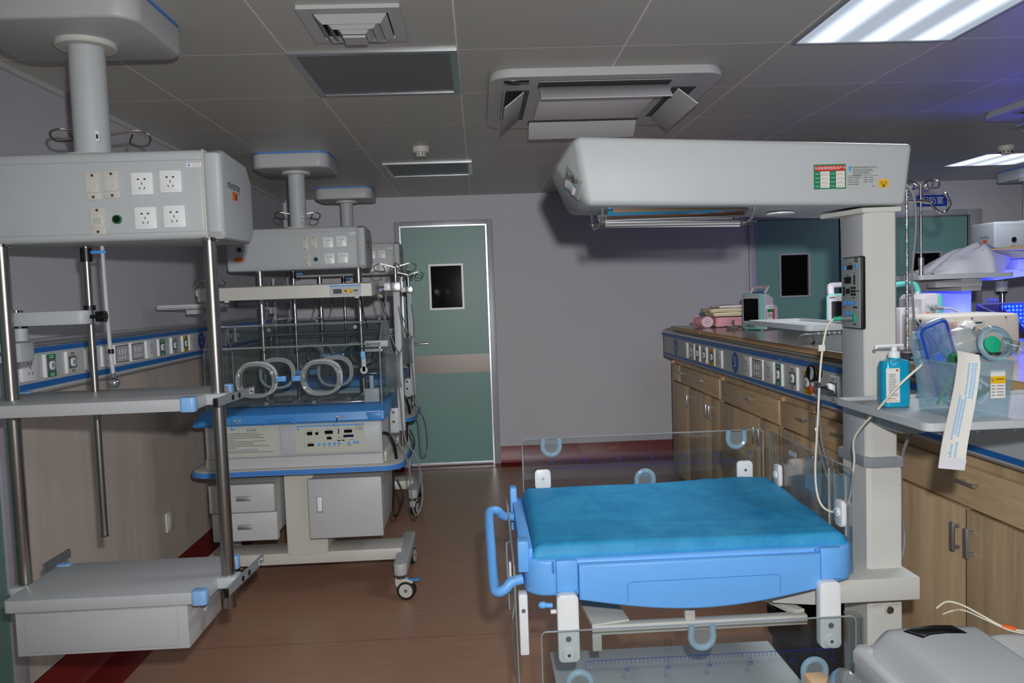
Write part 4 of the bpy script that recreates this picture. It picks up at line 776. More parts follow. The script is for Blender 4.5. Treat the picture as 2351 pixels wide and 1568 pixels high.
def warmer():
    t=thing('infant_warmer','large infant radiant warmer, blue bed with turquoise sheet under a white heater hood','infant warmer',(.5,2.05,0))
    # column
    X0,X1,Y0,Y1=.968,1.046,1.925,2.055
    m=MB(); m.prism([(X0,Y1),(X0,Y0+.012),(X0+.012,Y0),(X1-.006,Y0),(X1,Y0+.006),(X1,Y1)],.0,1.665,'light_cream','z'); m.box(X0-.004,X0+.002,Y0+.012,Y1,1.03,1.66,'grey_white',.002); col=m.build('column',t)
    m=MB(); m.prism([(X0-.05,Y1+.02),(X0-.012,Y0-.004),(X1+.006,Y0-.008),(X1+.006,Y1+.02)],1.662,1.675,'light_cream','z',.003); m.build('column_cap',col)
    m=MB(); m.prism([(X0-.008,Y1+.02),(X0-.008,Y0+.008),(X0+.008,Y0-.008),(X1+.008,Y0-.008),(X1+.008,Y1+.02)],1.020,1.047,'mid_grey','z',.002); m.build('column_band',col)
    m=MB(); m.prism([(X0-.004,Y1),(X0-.004,Y0+.004),(X0+.006,Y0-.004),(X1+.004,Y0-.004),(X1+.004,Y1)],.05,1.02,'light_cream','z',.002); m.build('column_sleeve',col)
    m=MB(); m.cyl((1.015,Y0-.006,.655),(1.015,Y0-.016,.655),.0095,'chrome',16,bev=.001); m.build('column_bolt',col)
    # heater hood
    m=MB(); yf,yr=1.915,2.20
    A=[(.262,1.700),(.205,1.79),(.246,1.868),(1.078,1.828),(1.062,1.672)]
    bm=bmesh.new(); F=[bm.verts.new((x,yf,z)) for x,z in ((.270,1.700),(.246,1.868),(1.083,1.828),(1.064,1.678))]
    Bk=[bm.verts.new((x,yr,z)) for x,z in ((.258,1.705),(.236,1.868),(1.083,1.828),(1.064,1.672))]
    Nf=[bm.verts.new((.207,yf+.125,1.812)),bm.verts.new((.207,yr-.03,1.812))]
    for f in ((F[0],F[1],F[2],F[3]),(Bk[3],Bk[2],Bk[1],Bk[0]),(F[1],Bk[1],Bk[2],F[2]),(F[0],F[3],Bk[3],Bk[0]),(F[3],F[2],Bk[2],Bk[3]),(F[0],Nf[0],F[1]),(Nf[0],Nf[1],Bk[1],F[1]),(F[0],Bk[0],Nf[1],Nf[0]),(Bk[0],Bk[1],Nf[1])): bm.faces.new(f)
    bmesh.ops.recalc_face_normals(bm,faces=bm.faces); bmesh.ops.bevel(bm,geom=list(bm.edges),offset=.013,segments=4,profile=.5,affect='EDGES')
    m.bm(bm,'white_plastic'); hood=m.build('heater_hood',t,ang=50)
    m=MB()
    for x in (.33,.52): m.box(x,x+.03,1.95,1.97,1.858 if x<.4 else 1.849,1.868 if x<.4 else 1.859,'grey_white',.003)
    m.build('hood_clip',hood)
    # end rocker switches
    m=MB(); f0,f1,nn=Vector((.270,yf,1.700)),Vector((.246,yf,1.868)),Vector((.207,yf+.125,1.812)); zx=(nn-f0).normalized(); nx=(f0-nn).cross(f1-nn).normalized(); nx=-nx if nx.x<0 else nx; yx=zx.cross(nx); cc=f0*.50+nn*.38+f1*.12
    Xs=Matrix.Translation(cc)@Matrix((nx,yx,zx)).transposed().to_4x4(); m.T=Xs; m.box(-.003,.003,-.026,.026,-.040,.040,'panel_grey',.001); sw=m.build('switch_panel',hood)
    for y in (-.013,.013):
        m=MB(); m.T=Xs; m.prism([(-.010,-.020),(-.002,-.024),(-.002,.024),(-.010,.020),(-.005,0)],y-.009,y+.009,'chrome' if y<0 else 'grey_white','y',.001); m.build('rocker_switch',sw)
    # labels on the hood front
    def fz(u,z): return z
    m=MB(); y=yf-.0006
    def Q(m,x0,x1,z0,z1,mt,d=0): m.box(x0,x1,y-.0004-d,y+.003,z0,z1,mt)
    lx0,lx1,lz0,lz1=.832,.912,1.722,1.782
    Q(m,lx0,lx1,lz0,lz1,'green'); Q(m,lx0+.003,lx1-.003,lz1-.016,lz1-.003,'red',.0003); m.text('大田县医院固定资产卡',.0078,F_front((lx0+lx1)/2,y-.0013,lz1-.0095),'bright_white')
    for a in (lx0+.016,lx0+.055):
        Q(m,a,a+.022 if a>lx0+.03 else a+.023,lz0+.003,lz1-.017,'paper',.0003)
        for k in range(1,4): Q(m,a,a+.022,lz0+.003+k*.0101,lz0+.0036+k*.0101,'red_print',.0005)
        for k in range(4):
            z=lz0+.007+k*.0101; pts=[(a+.003+.0023*i,y-.0015,z+(.0017 if i%2 else -.0012)*(1+.4*math.sin(3*i+k))) for i in range(7)]; m.tube(pts,.0003,'ink',4)
            for q in (0,): Q(m,a-.0125,a-.003,z-.001,z+.001,'pale_blue',.0004)
    m.build('asset_label',hood)
    m=MB(); gx0,gx1,gz0,gz1=.914,.994,1.721,1.776
    Q(m,gx0,gx1,gz0,gz1,'label_grey'); Q(m,gx0+.001,gx1-.001,1.7515,1.7522,'ink',.0003)
    m.text('宁波戴维医疗器械股份有限公司',.0046,F_front(.958,y-.0013,gz1-.004),'ink')
    for k,w in enumerate((.050,.052,.040,.046,.020)): Q(m,.929,.929+w,gz1-.0095-k*.0035,gz1-.0085-k*.0035,'ink',.0003)
    for k in range(4):
        z=1.7475-k*.0053; Q(m,gx0+.003,gx0+.016,z-.001,z+.0008,'slate_grey',.0003); Q(m,gx0+.018,gx0+.030+.006*(k==0),z-.001,z+.0008,'slate_grey',.0003); 
        if k<3: Q(m,gx0+.042,gx0+.053,z-.001,z+.0008,'slate_grey',.0003); Q(m,gx0+.056,gx0+.066,z-.001,z+.0008,'slate_grey',.0003)
    m.text('CE',.006,F_front(.980,y-.0013,1.7255),'ink')
    m.add([(.9175,y-.0009,1.776),(.9225,y-.0009,1.776),(.9255,y-.0009,1.764),(.9205,y-.0009,1.764)],[[0,1,2,3]],'button_blue'); m.add([(.9235,y-.0009,1.769),(.927,y-.0009,1.776),(.9245,y-.0009,1.776)],[[0,1,2]],'green'); m.build('rating_label',hood)
    m=MB(); m.prism(rrect(.995,1.018,1.722,1.742,.0015),y-.0008,y+.002,'yellow','y')
    for r in (.003,.0055,.008):
        for s in (0,PI): m.tube([(1.0065+r*math.cos(a+s),y-.0012,1.733+r*math.sin(a+s)) for a in [math.radians(q) for q in range(-45,46,15)]],.0004,'ink',4)
    m.cyl((1.0065,y-.0008,1.733),(1.0065,y-.0014,1.733),.001,'ink',8); m.add([(1.003,y-.001,1.7235),(1.010,y-.001,1.7235),(1.0078,y-.001,1.7295),(1.0052,y-.001,1.7295)],[[0,1,2,3]],'ink'); m.build('warning_label',hood)
    # heater element under the hood
    m=MB()
    m.prism([(1.96,1.700),(1.975,1.682),(2.00,1.672),(2.10,1.672),(2.13,1.684),(2.15,1.700)],.33,.69,'chrome','x'); m.box(.34,.68,1.955,1.96,1.684,1.70,'bronze'); r=m.build('heater_reflector',hood)
    m=MB(); m.cyl((.335,2.05,1.664),(.69,2.05,1.655),.008,'bright_white',16); m.cyl((.335,2.05,1.664),(.69,2.05,1.655),.0085,'pale_blue',16) if False else None; m.build('heater_tube',r)
    m=MB()
    for x in (.315,.70): m.tube([(x,1.955,1.70),(x-.002,1.965,1.672),(x-.004,2.0,1.656),(x-.004,2.08,1.656),(x-.002,2.12,1.672),(x,2.15,1.70)],.0035,'alu',6,smooth=4)
    for yy,zz in ((1.965,1.671),(1.99,1.659),(2.03,1.6555),(2.07,1.6555),(2.11,1.668)): m.cyl((.300,yy,zz+.002),(.715,yy,zz-.004),.0014,'steel',6)
    m.build('wire_guard',r)
    m=MB(); m.lathe([(0,0),(.036,0),(.036,.004),(0,.004)],'bright_white',Matrix.Translation((.80,2.05,1.676)),28); m.build('exam_lamp',hood)
    # control panel on the bed side of the column
    zc0,zc1=1.372,1.556; yp0,yp1=1.923,2.026
    m=MB(); m.box(X0-.016,X0-.003,yp0,yp1,zc0,zc1,'black',.004); m.box(X0-.0175,X0-.015,yp0+.003,yp1-.003,zc0+.003,zc1-.003,'panel_grey',.001); SCR=[]
    def cz(u,v): return yp1-(u-115)/400*(yp1-yp0)*1.0, zc1-(v-100)/1370*(zc1-zc0)
    PR=m
    def R(u0,v0,u1,v1,mt,d=.0,m=PR):
        a,z1=cz(u0,v0); b,z0=cz(u1,v1); m.box(X0-.0180,X0-.017,b,a,z0,z1,mt) if mt!='screen' else SCR.append((b,a,z0,z1))
    for q in ((250,258,360,343),(190,478,328,605),(385,445,408,632),(220,705,300,800),(158,670,196,718),(158,730,196,778),(158,790,196,836),(322,670,360,710),(322,730,360,774),(322,790,360,836),(376,670,418,710),(376,730,418,774),(376,790,418,836)): R(*q,'screen')
    for q in ((283,222,325,235),(238,440,275,456),(380,405,410,415),(350,865,395,885),(360,1045,450,1075),(170,1045,190,1070),(365,1365,420,1390),(440,740,490,760),(400,180,470,205),(400,135,470,158),(140,505,165,520),(145,235,175,240)): R(*q,'ink')
    R(148,155,168,215,'button_blue'); R(428,480,440,530,'button_blue'); cp=PR.build('control_panel',t)
    for b,a,z0,z1 in SCR: m=MB(); m.box(X0-.0188,X0-.017,b,a,z0,z1,'screen'); m.build('display',cp)
    for u,v in ((187,310),(430,292),(183,980),(257,978),(330,980),(407,980),(230,1180),(305,1180)):
        yy,zz=cz(u,v); m=MB(); m.cyl((X0-.017,yy,zz),(X0-.0195,yy,zz),.0065,'button_blue',18,bev=.0008); m.build('button',cp)
    yy,zz=cz(330,1262)
    m=MB(); m.cyl((X0-.016,yy-.012,zz),(X0-.022,yy-.012,zz),.0105,'bright_green',20); m.cyl((X0-.022,yy-.012,zz),(X0-.048,yy-.004,zz),.0075,'slate_grey',18); m.cyl((X0-.048,yy-.004,zz),(X0-.066,yy,zz-.001),.0065,'bright_green',16,r2=.005); pg=m.build('probe_plug',cp)
    m=MB(); m.tube([(X0-.066,yy,zz-.001),(X0-.085,yy+.0,1.37),(X0-.10,1.97,1.28),(.855,1.96,1.15),(.842,1.95,1.0),(.848,1.93,.93),(.875,1.90,.918),(.895,1.88,.95),(.900,1.86,1.05),(.888,1.83,1.12),(.905,1.75,1.20),(.935,1.71,1.26),(.975,1.70,1.30),(.99,1.72,1.305)],.0028,'cable_cream',8,smooth=8); m.box(.862,.878,1.965,1.972,1.318,1.334,'paper'); m.box(.852,.862,1.958,1.966,1.225,1.238,'dark_grey'); m.build('probe_cable',pg)
    # crossbeam and under-frame that carry the bed
    m=MB(); m.prism([(.70,1.88),(.70,1.99),(1.03,2.06),(1.06,2.06),(1.06,1.855),(.79,1.855)],.702,.760,'light_cream','z',.003); m.build('support_beam',t)
    m=MB(); m.box(.245,.78,1.86,1.885,.652,.676,'cream',.002); m.prism([(.225,2.14),(.245,1.86),(.34,1.88),(.32,2.12)],.666,.680,'cream','z',.002); m.prism([(.70,2.12),(.70,2.0),(.755,1.875),(.78,1.88)],.668,.684,'cream','z',.002); m.box(.245,.268,1.86,1.885,.612,.655,'cream',.002); m.box(.475,.50,1.86,1.885,.676,.72,'cream',.002); m.build('tilt_frame',t)
    # bed tray
    b0,b1,f0,f1=.083,.880,1.80,2.345
    n=20; top=[(b0,.866),(b1,.862)]
    m=MB()
    m.prism(rrect(b0,b1,f0,f1,.055,8),.778,.864,'device_blue','z',.008,3); tray=m.build('bed_tray',t)
    low=[(.207+(.78-.207)*k/n,.774-.034*math.sin(PI*k/n)) for k in range(n+1)]
    m=MB(); m.prism([(.207,.858)]+low+[(.78,.856)],1.778,1.802,'device_blue','y',.006,3); ff=m.build('front_fascia',tray)
    m=MB(); m.tube([(.32,1.7772,.765),(.32,1.7772,.808),(.328,1.7772,.812),(.673,1.7772,.8135),(.681,1.7772,.809),(.681,1.7772,.768)],.0008,'edge_blue',5); m.build('fascia_line',ff)
    for x0,x1 in ((.155,.205),(.782,.832)):
        m=MB(); m.box(x0,x1,1.785,1.803,.792,.867,'device_blue',.003); m.box(x0-.009,x0-.003 if x0<.5 else x0-.004,1.797,1.8,.835,.862,'edge_blue'); m.build('hinge_cover',tray)
    m=MB(); m.box(.075,.105,1.83,2.31,.835,.885,'device_blue',.004); m.box(.068,.088,2.26,2.30,.80,.925,'device_blue',.004); m.box(.068,.095,1.824,1.865,.83,.905,'device_blue',.004); m.build('end_rail',tray)
    m=MB(); m.tube([(.075,2.21,.855),(.045,2.20,.862),(.028,2.185,.882),(.010,2.17,.885),(.004,2.14,.880),(.006,2.0,.84),(.010,1.86,.79),(.018,1.835,.783),(.035,1.83,.79),(.052,1.835,.805),(.078,1.84,.81)],.0125,'device_blue',12,smooth=4); m.build('push_handle',tray)
    m=MB(); m.cyl((.145,1.80,.757),(.115,1.80,.759),.006,'device_blue',14,bev=.001); m.sph((.122,1.80,.759),.0085,'device_blue',(1.3,1,1)); m.cyl((.155,1.80,.742),(.14,1.80,.742),.0055,'bright_white',12); m.build('tilt_lever',tray)
    # legs / hinge brackets of the folding sides
    for x0 in (.152,.767):
        m=MB(); m.prism(rrect(x0,x0+.05,.637,.796,.012,4),1.757,1.783,'bright_white','y',.003); m.cyl((x0+.024,1.757,.694),(x0+.024,1.754,.694),.0065,'alu',16); m.lathe([(0,0),(.016,0),(.014,.004),(0,.0045)],'bright_white',F_front(x0+.024,1.757,.657),24); m.cyl((x0+.024,1.7525,.657),(x0+.024,1.7505,.657),.004,'chrome',12)
        m.build('hinge_bracket',t)
    m=MB(); m.box(.066,.088,1.815,1.85,.632,.78,'bright_white',.004); m.cyl((.077,1.815,.742),(.077,1.812,.742),.005,'alu',12); m.cyl((.09,1.78,.757),(.09,1.772,.757),.003,'bright_white',8) if False else None; m.build('hinge_bracket',t)
    # side panels of clear acrylic
    def sheet(poly,a,b,axis,name='side_panel'):
        m=MB(); m.prism(poly,a,b,'acrylic',axis)
        P=[{'y':(u,(a+b)/2,v),'x':((a+b)/2,u,v)}[axis] for u,v in poly]; m.tube(P,.0021,'acrylic_rim',5,closed=True); return m.build(name,t)
    def ruler(parent,y,x0,x1,n0,n1,zl,up,hn):
        m=MB(); nn=(n1-n0); st=(x1-x0)/nn; s=1 if up else -1
        m.box(x0,x1,y-.0006,y,zl-.0005,zl+.0005,'dark_blue_ink')
        for k in range(nn+1):
            h=.017 if k%10==0 else (.010 if k%5 else .013); x=x0+k*st; m.box(x-.0004,x+.0004,y-.0006,y,min(zl,zl+s*h),max(zl,zl+s*h),'dark_blue_ink')
            if (n0+k)%10==0: m.text(str(n0+k),hn,(F_front if up else F_flip2)(x,y-.0008,zl+s*(.017+hn*.55)),'dark_blue_ink')
        m.build('height_scale',parent)
    rp=sheet(rrect(.113,.852,.80,1.052,.012,3),2.346,2.351,'y'); ruler(rp,2.345,.203,.807,10,70,.958,True,.0135); m=MB(); m.text('cm',.010,F_front(.826,2.3442,.981),'dark_blue_ink'); m.build('unit_mark',rp)
    for x in (.20,.768): grommet(rp,x,2.343,1.028)
    grommet(rp,.484,2.343,.915,-1)
    for x in (.171,.789):
        m=MB(); clip_tab(m,x,2.336,.93); m.cyl((x,2.330,.933),(x,2.327,.933),.010,'bright_white',20); m.cyl((x,2.327,.933),(x,2.325,.933),.0045,'chrome',10); m.build('panel_clip',rp)
    sp=sheet(rrect(1.80,2.335,.80,1.048,.015,3),.866,.871,'x')
    for y in (2.245,1.845):
        m=MB(); m.prism(rrect(y-.02,y+.02,.90,.965,.012,4),.852,.864,'bright_white','x',.002); m.cyl((.852,y,.935),(.846,y,.935),.012,'bright_white',20,bev=.002); m.cyl((.846,y,.935),(.845,y,.935),.004,'chrome',10); m.build('panel_clip',sp)
    m=MB(); m.box(.8645,.866,2.13,2.18,1.008,1.021,'label_grey'); m.build('panel_label',sp)
    m=MB(); m.box(.8655,.8665,1.84,1.90,.90,1.02,'frosted'); m.tube([(.864,1.83,.88),(.864,1.83,1.025),(.864,1.92,1.03),(.864,1.92,.88)],.003,'acrylic_rim',6); m.box(.8655,.8665,1.97,2.07,.94,1.03,'smoke_plastic'); m.build('document_pocket',sp)
    fp=sheet(rrect(.113,.846,.45,.717,.012,3),1.745,1.750,'y'); ruler(fp,1.744,.212,.788,10,70,.645,False,.0125)
    grommet(fp,.483,1.742,.69)
    for x in (.197,.745): grommet(fp,x,1.742,.595,-1)
    # folded-down end panel hanging on the left
    m=MB(); a=[(.061,2.30,.885),(.061,1.83,.845),(.064,1.80,.48),(.064,2.27,.48)]
    m.add(a+[(x-.005,y,z) for x,y,z in a],[[0,1,2,3],[4,7,6,5],[0,4,5,1],[1,5,6,2],[2,6,7,3],[3,7,4,0]],'acrylic'); m.tube([(x-.0025,y,z) for x,y,z in a],.0026,'acrylic_rim',5,closed=True); lp=m.build('side_panel',t)
    m=MB(); m.tube([(.060,1.97,.86),(.045,1.93,.87),(.044,1.90,.84),(.046,1.88,.72),(.052,1.87,.70),(.058,1.88,.73),(.060,1.90,.84)],.0022,'acrylic_rim',6); m.box(.048,.054,1.885,1.90,.79,.835,'bright_white',.002); m.build('panel_clip',lp)
    m=MB(); m.frame(rrect(.853,.889,1.79,1.83,.004,2),rrect(.856,.886,1.793,1.827,.003,2),.54,.695,'acrylic')
    for x in (.860,.868,.876,.883): m.cyl((x,1.81,.545),(x,1.81,.68),.0045,'smoke_plastic',10)
    m.build('clear_sleeve',t)
    # lower cabinet base, feet
    m=MB(); m.box(.17,.80,1.62,2.20,.18,.452,'grey_white',.008); m.box(.165,.805,1.61,2.205,.440,.455,'bright_white',.003); c=m.build('lower_cabinet',t)
    for z0,z1 in ((.19,.305),(.315,.435)): m=MB(); m.box(.18,.79,1.608,1.622,z0,z1,'grey_white',.003); m.build('drawer',c)
    m=MB(); m.box(.10,1.10,1.90,2.08,.09,.15,'grey_white',.006); m.box(.45,.52,1.95,2.03,.14,.20,'grey_white'); bs=m.build('base',t)
    for x in (.13,1.07):
        m=MB(); m.prism(rrect(x-.035,x+.035,1.66,2.32,.034,6),.10,.155,'grey_white','z',.008); f=m.build('foot_bar',bs)
        for y in (1.70,2.28): caster(f,x,y,.10,math.radians(-60))
    # swing tray in front (carries bottle and box) and one behind
    def shelf(x0,x1,y0,y1,z,rim,arm):
        m=MB(); m.prism(rrect(x0,x1,y0,y1,.018,5),z-.008,z,'grey_white','z',.001)
        o=rrect(x0-.002,x1+.002,y0-.002,y1+.002,.02,5); i=rrect(x0+.004,x1-.004,y0+.004,y1-.004,.014,5); m.frame(o,i,z-.006,z+rim,'white_plastic')
        for k in range(6):
            x=x0+.05+k*(x1-x0-.1)/5; m.box(x-.002,x+.002,y0+.04,y1-.04,z-.020,z-.008,'grey_white')
        s=m.build('swing_tray',t); m=MB(); ax,ay,bx,by=arm
        m.prism([(min(ax,bx),ay),(max(ax,bx),ay),(max(ax,bx),by),(min(ax,bx),by)],z-.070,z-.021,'grey_white','z',.006); m.build('tray_arm',s)
    shelf(.872,1.37,1.50,1.90,1.198,.009,(.985,1.80,1.05,1.925)); shelf(.872,1.045,2.062,2.52,1.372,.008,(.98,2.066,1.04,2.20))
    m=MB(); m.cyl((1.04,1.84,1.150),(1.085,1.80,1.135),.012,'light_cream',14); m.build('tray_lock_knob',t)
    m=MB(); m.tube([(1.07,1.83,1.14),(1.075,1.90,1.12),(1.07,1.95,1.04),(1.072,1.96,.90),(1.085,1.97,.84),(1.075,1.96,.78),(1.06,1.97,.74)],.004,'cable_grey',8,smooth=6); m.build('power_cable',t)
    # mattress with sheet
    def top(u,v):
        x=.097+(.868-.097)*u; y=1.812+(2.318-1.812)*v
        return x,y
    WR=[(.12,1,.33,.012,.0022),(-.1,1,.55,.010,.0018),(.05,1,.78,.012,.002),(.25,1,.95,.012,.0025),(.8,.6,1.15,.010,.0022),(-.35,1,.35,.012,.0016),(1,.35,.95,.014,.002),(.02,1,.12,.014,.0016)]
    def mz(u,v):
        e=min(u,1-u,v,1-v); s=min(1,e/.045); s=math.sqrt(max(0,1-(1-s)**2))
        z=.868+.026*s+.022*v*s
        z+=.0022*math.sin(6*u+3*v)*s+.0012*math.sin(14*u*v+4)*s+.004*math.exp(-((u-.86)**2+(v-.95)**2)/.006)*s
        for a,b,c,w,h in WR: z+=h*math.exp(-((a*u+b*v-c)/w)**2)*s*(.5+.5*math.sin(7*u+9*v+c*5))
        return z
    m=MB(); nu,nv=90,60
    def fn(u,v):
        x,y=top(u,v); x+=.006*(1-min(1,min(u,1-u)/.03))*(1 if u<.5 else -1); y+=.006*(1-min(1,min(v,1-v)/.03))*(1 if v<.5 else -1)
        return (x,y,mz(u,v))
    m.grid(fn,nu,nv,'nonwoven_blue')
    E=[fn(i/nu,0) for i in range(nu)]+[fn(1,j/nv) for j in range(nv)]+[fn(1-i/nu,1) for i in range(nu)]+[fn(0,1-j/nv) for j in range(nv)]
    n=len(E); lo=[(x,y,.862) for x,y,z in E]; m.add(E+lo,[[i,(i+1)%n,n+(i+1)%n,n+i] for i in range(n)],'nonwoven_blue'); m.add(lo,[list(range(n))],'nonwoven_blue')
    s=m.build('mattress',t,ang=80); s['label']='mattress wrapped in a wrinkled turquoise non-woven sheet'
def F_flip2(x,y,z):
    # writing turned upside down, as on a folded-down panel
    return Matrix(((-1,0,0,x),(0,0,-1,y),(0,-1,0,z),(0,0,0,1)))
# ---------------------------------------------------------------- loose things
WT=1.2212
def noisy(v,a,s): return a*(math.sin(v.x*s+v.y*s*.7)+math.sin(v.y*s*1.3+2)+math.sin(v.z*s*1.7+v.x*s))/3
def towel(x0,x1,y0,y1,z0,z1,mat,label,layers=3,sag=.0,group=None,rot=0):
    """folded towel: soft slab with fold layers showing on the edges"""
    t=None; m=MB(); cx,cy=(x0+x1)/2,(y0+y1)/2; h=(z1-z0)/layers
    for k in range(layers):
        bm=bmesh.new(); bmesh.ops.create_cube(bm,size=1)
        o=random.uniform(-.006,.006)
        for v in bm.verts: v.co=Vector((v.co.x*(x1-x0-.004*k)+o,v.co.y*(y1-y0-.004*k),v.co.z*h*.98))
        bmesh.ops.bevel(bm,geom=list(bm.edges),offset=h*.46,segments=4,affect='EDGES')
        bmesh.ops.subdivide_edges(bm,edges=[e for e in bm.edges if e.calc_length()>.05],cuts=7,use_grid_fill=True)
        for v in bm.verts:
            d=noisy(v.co+Vector((k,0,0)),.0042,30); v.co.z+=d+z0+h*(k+.5)-sag*((v.co.x/(x1-x0))*2)**2*(1 if v.co.x>0 else .3); v.co.x+=d; v.co=Matrix.Rotation(rot,3,'Z')@v.co; v.co.x+=cx; v.co.y+=cy
        m.bm(bm,mat)
    o=m.build('folded_towel',loc=(cx,cy,z0),ang=180); return tag(o,label,'towel',group)
def monitor(cx,cy,rot,label,group=None):
    """bedside patient monitor, front towards local -Y"""
    t=thing('patient_monitor',label,'patient monitor',(0,0,0),group); z=0
    W,D,H=.185,.13,.225
    m=MB(); m.prism([(-D/2+.02,.004),(-D/2+.02,H-.004),(.0,H-.006),(.012,H-.02),(.03,H-.028),(.036,H-.07),(D/2,H-.085),(D/2,.006)],-W/2+.006,W/2-.006,'monitor_body','x',.006,2); b=m.build('body',t)
    m=MB(); m.prism(rrect(-W/2,W/2,.004,H,.018,5),-D/2,-D/2+.022,'mint_light','y',.005); b2=m.build('front_bezel',t)
    m=MB(); m.prism(rrect(-W/2+.008,W/2-.012,.048,H-.008,.008,4),-D/2-.0012,-D/2+.002,'monitor_body','y'); m.build('screen_surround',b2)
    m=MB(); m.prism(rrect(-W/2+.02,W/2-.024,.056,H-.032,.003),-D/2-.002,-D/2,'screen','y'); m.build('screen',b2)
    m=MB(); m.box(-W/2+.03,-W/2+.042,-D/2-.003,-D/2,.022,.034,'orange',.001)
    for k in range(5): m.box(-W/2+.05+.015*k,-W/2+.060+.015*k,-D/2-.003,-D/2,.018,.036,'slate_grey',.001)
    m.build('front_buttons',b2); m=MB(); m.cyl((W/2-.03,-D/2,.027),(W/2-.03,-D/2-.014,.027),.013,'monitor_body',20,bev=.002); m.build('dial_knob',b2); m=MB(); m.cyl((W/2-.03,-D/2-.0022,.062),(W/2-.03,-D/2-.003,.062),.005,'yellow',12); m.build('status_lamp',b2)
    m=MB(); m.box(-W/2+.012,-W/2+.034,-D/2-.0018,-D/2-.001,H-.018,H-.014,'ink'); m.build('brand_mark',b2)
    m=MB(); m.tube([(-.07,-.02,H-.004),(-.07,.0,H+.03),(-.055,.01,H+.036),(.055,.01,H+.036),(.07,.0,H+.03),(.07,-.02,H-.004)],.0085,'monitor_body',8,smooth=3,sy=1.7); m.build('carry_handle',t)
    # stickers on the side seen from the aisle (local +X)
    m=MB(); m.T=F_right(W/2-.0055,-.005,.14); m.box(-.02,.03,-.012,.012,0,.0006,'bright_white'); m.box(.004,.024,-.004,-.002,.0006,.001,'ink'); m.box(.004,.02,.002,.005,.0006,.001,'red_print')
    m.build('asset_sticker',b)
    m=MB(); m.T=F_right(W/2-.0055,.012,.105); m.box(-.025,.025,-.045,.022,0,.0006,'paper'); m.box(-.025,.012,.003,.022,.0006,.001,'green'); m.box(.012,.025,-.045,.022,.0006,.001,'red')
    for k in range(4): m.box(-.021+.0085*k,-.018+.0085*k,-.03,-.004,.0006,.001,'ink')
    m.build('label',b)
    for x in (-W/2+.02,W/2-.02): m=MB(); m.cyl((x,-D/2+.02,.004),(x,-D/2+.02,0),.008,'mint',12); m.build('foot',t)
    t.location=(cx,cy,WT); t.rotation_euler=(0,0,rot); return t
def worktop_things():
    random.seed(5)
    towel(1.57,1.86,5.18,5.46,WT+.004,WT+.066,'towel_pink','pink striped folded towel at the bottom right of the pile on the worktop',3)
    m=MB(); 
    sp=[(.003+.0011*k*1.0,k*.5) for k in range(30)]
    P=[(r*math.cos(a)*1.25,r*math.sin(a)) for r,a in sp]
    for i in range(len(P)-1):
        pass
    m.T=Matrix.Translation((1.505,5.26,WT+.040))@Matrix.Rotation(math.radians(8),4,'Z')
    m.grid(lambda u,v:( (.040+.004*math.sin(7*v*PI+2*PI*u*3))*math.cos(2*PI*u)*(1.15-.25*abs(v-.5)), -.08+.16*v, (.034+.003*math.sin(9*u*PI+3*v))*math.sin(2*PI*u)),28,10,'towel_pink',closeu=True)
    for k,yy in ((0,-.08),(1,.08)):
        for j in range(4): 
            r0=1-.24*j; m.tube([(.040*r0*math.cos(a),yy,.034*r0*math.sin(a)) for a in [2*PI*q/16 for q in range(16)]],.0055,'towel_light' if j%2 else 'towel_pink',6,closed=True)
    o=m.build('rolled_towel',loc=(1.505,5.26,WT),ang=180); tag(o,'pink and white rolled towel at the left foot of the towel pile','towel')
    towel(1.55,1.85,5.17,5.44,WT+.076,WT+.101,'towel_cream','lower of the two cream towels in the middle of the towel pile',1,sag=.010)
    towel(1.53,1.86,5.16,5.44,WT+.104,WT+.128,'towel_cream','upper cream towel directly beneath the top cloth of the pile',1,sag=.012)
    towel(1.60,1.86,5.20,5.42,WT+.133,WT+.147,'towel_light','off-white folded cloth lying on the very top of the towel pile',1,sag=.014)
    t1=monitor(1.722,4.76,math.radians(-72),'mint-edged patient monitor with dark screen beside the towels on the worktop')
    t2=monitor(1.578,3.30,math.radians(-20),'second patient monitor on the worktop, half hidden behind the warmer column')
    random.seed(9)
    m=MB()
    for k in range(3):
        r=.028+.005*k; P=[(1.605+r*math.cos(a)*1.2+.004*math.sin(3*a),4.93+r*math.sin(a)*1.6,WT+.006+.006*k+.003*math.sin(2*a+k)) for a in [2*PI*q/18 for q in range(18)]]; m.tube(P,.0032,'cable_grey',6,closed=True)
    m.tube([(1.61,4.90,WT+.02),(1.60,4.92,WT+.045),(1.62,4.95,WT+.05),(1.63,4.97,WT+.02),(1.66,4.90,WT+.006),(1.70,4.86,WT+.004)],.0035,'cable_grey',6,smooth=5)
    o=m.build('coiled_cable',loc=(1.605,4.93,WT)); tag(o,'grey coiled sensor cable lying between the towels and the first monitor','cable')
    m=MB()
    for k in range(4):
        m.tube([(1.46+.01*k,3.46,WT+.003),(1.42+.012*k,3.44,WT+.02+.004*k),(1.415+.010*k,3.42,WT+.040+.004*k),(1.44+.008*k,3.40,WT+.048),(1.475,3.42,WT+.03),(1.49+.004*k,3.47,WT+.004),(1.47,3.50,WT+.003)],.0026,'grey_white',6,smooth=5)
    o=m.build('coiled_cable',loc=(1.5,3.38,WT)); tag(o,'looped white monitor leads on the worktop under the rear swing tray','cable')
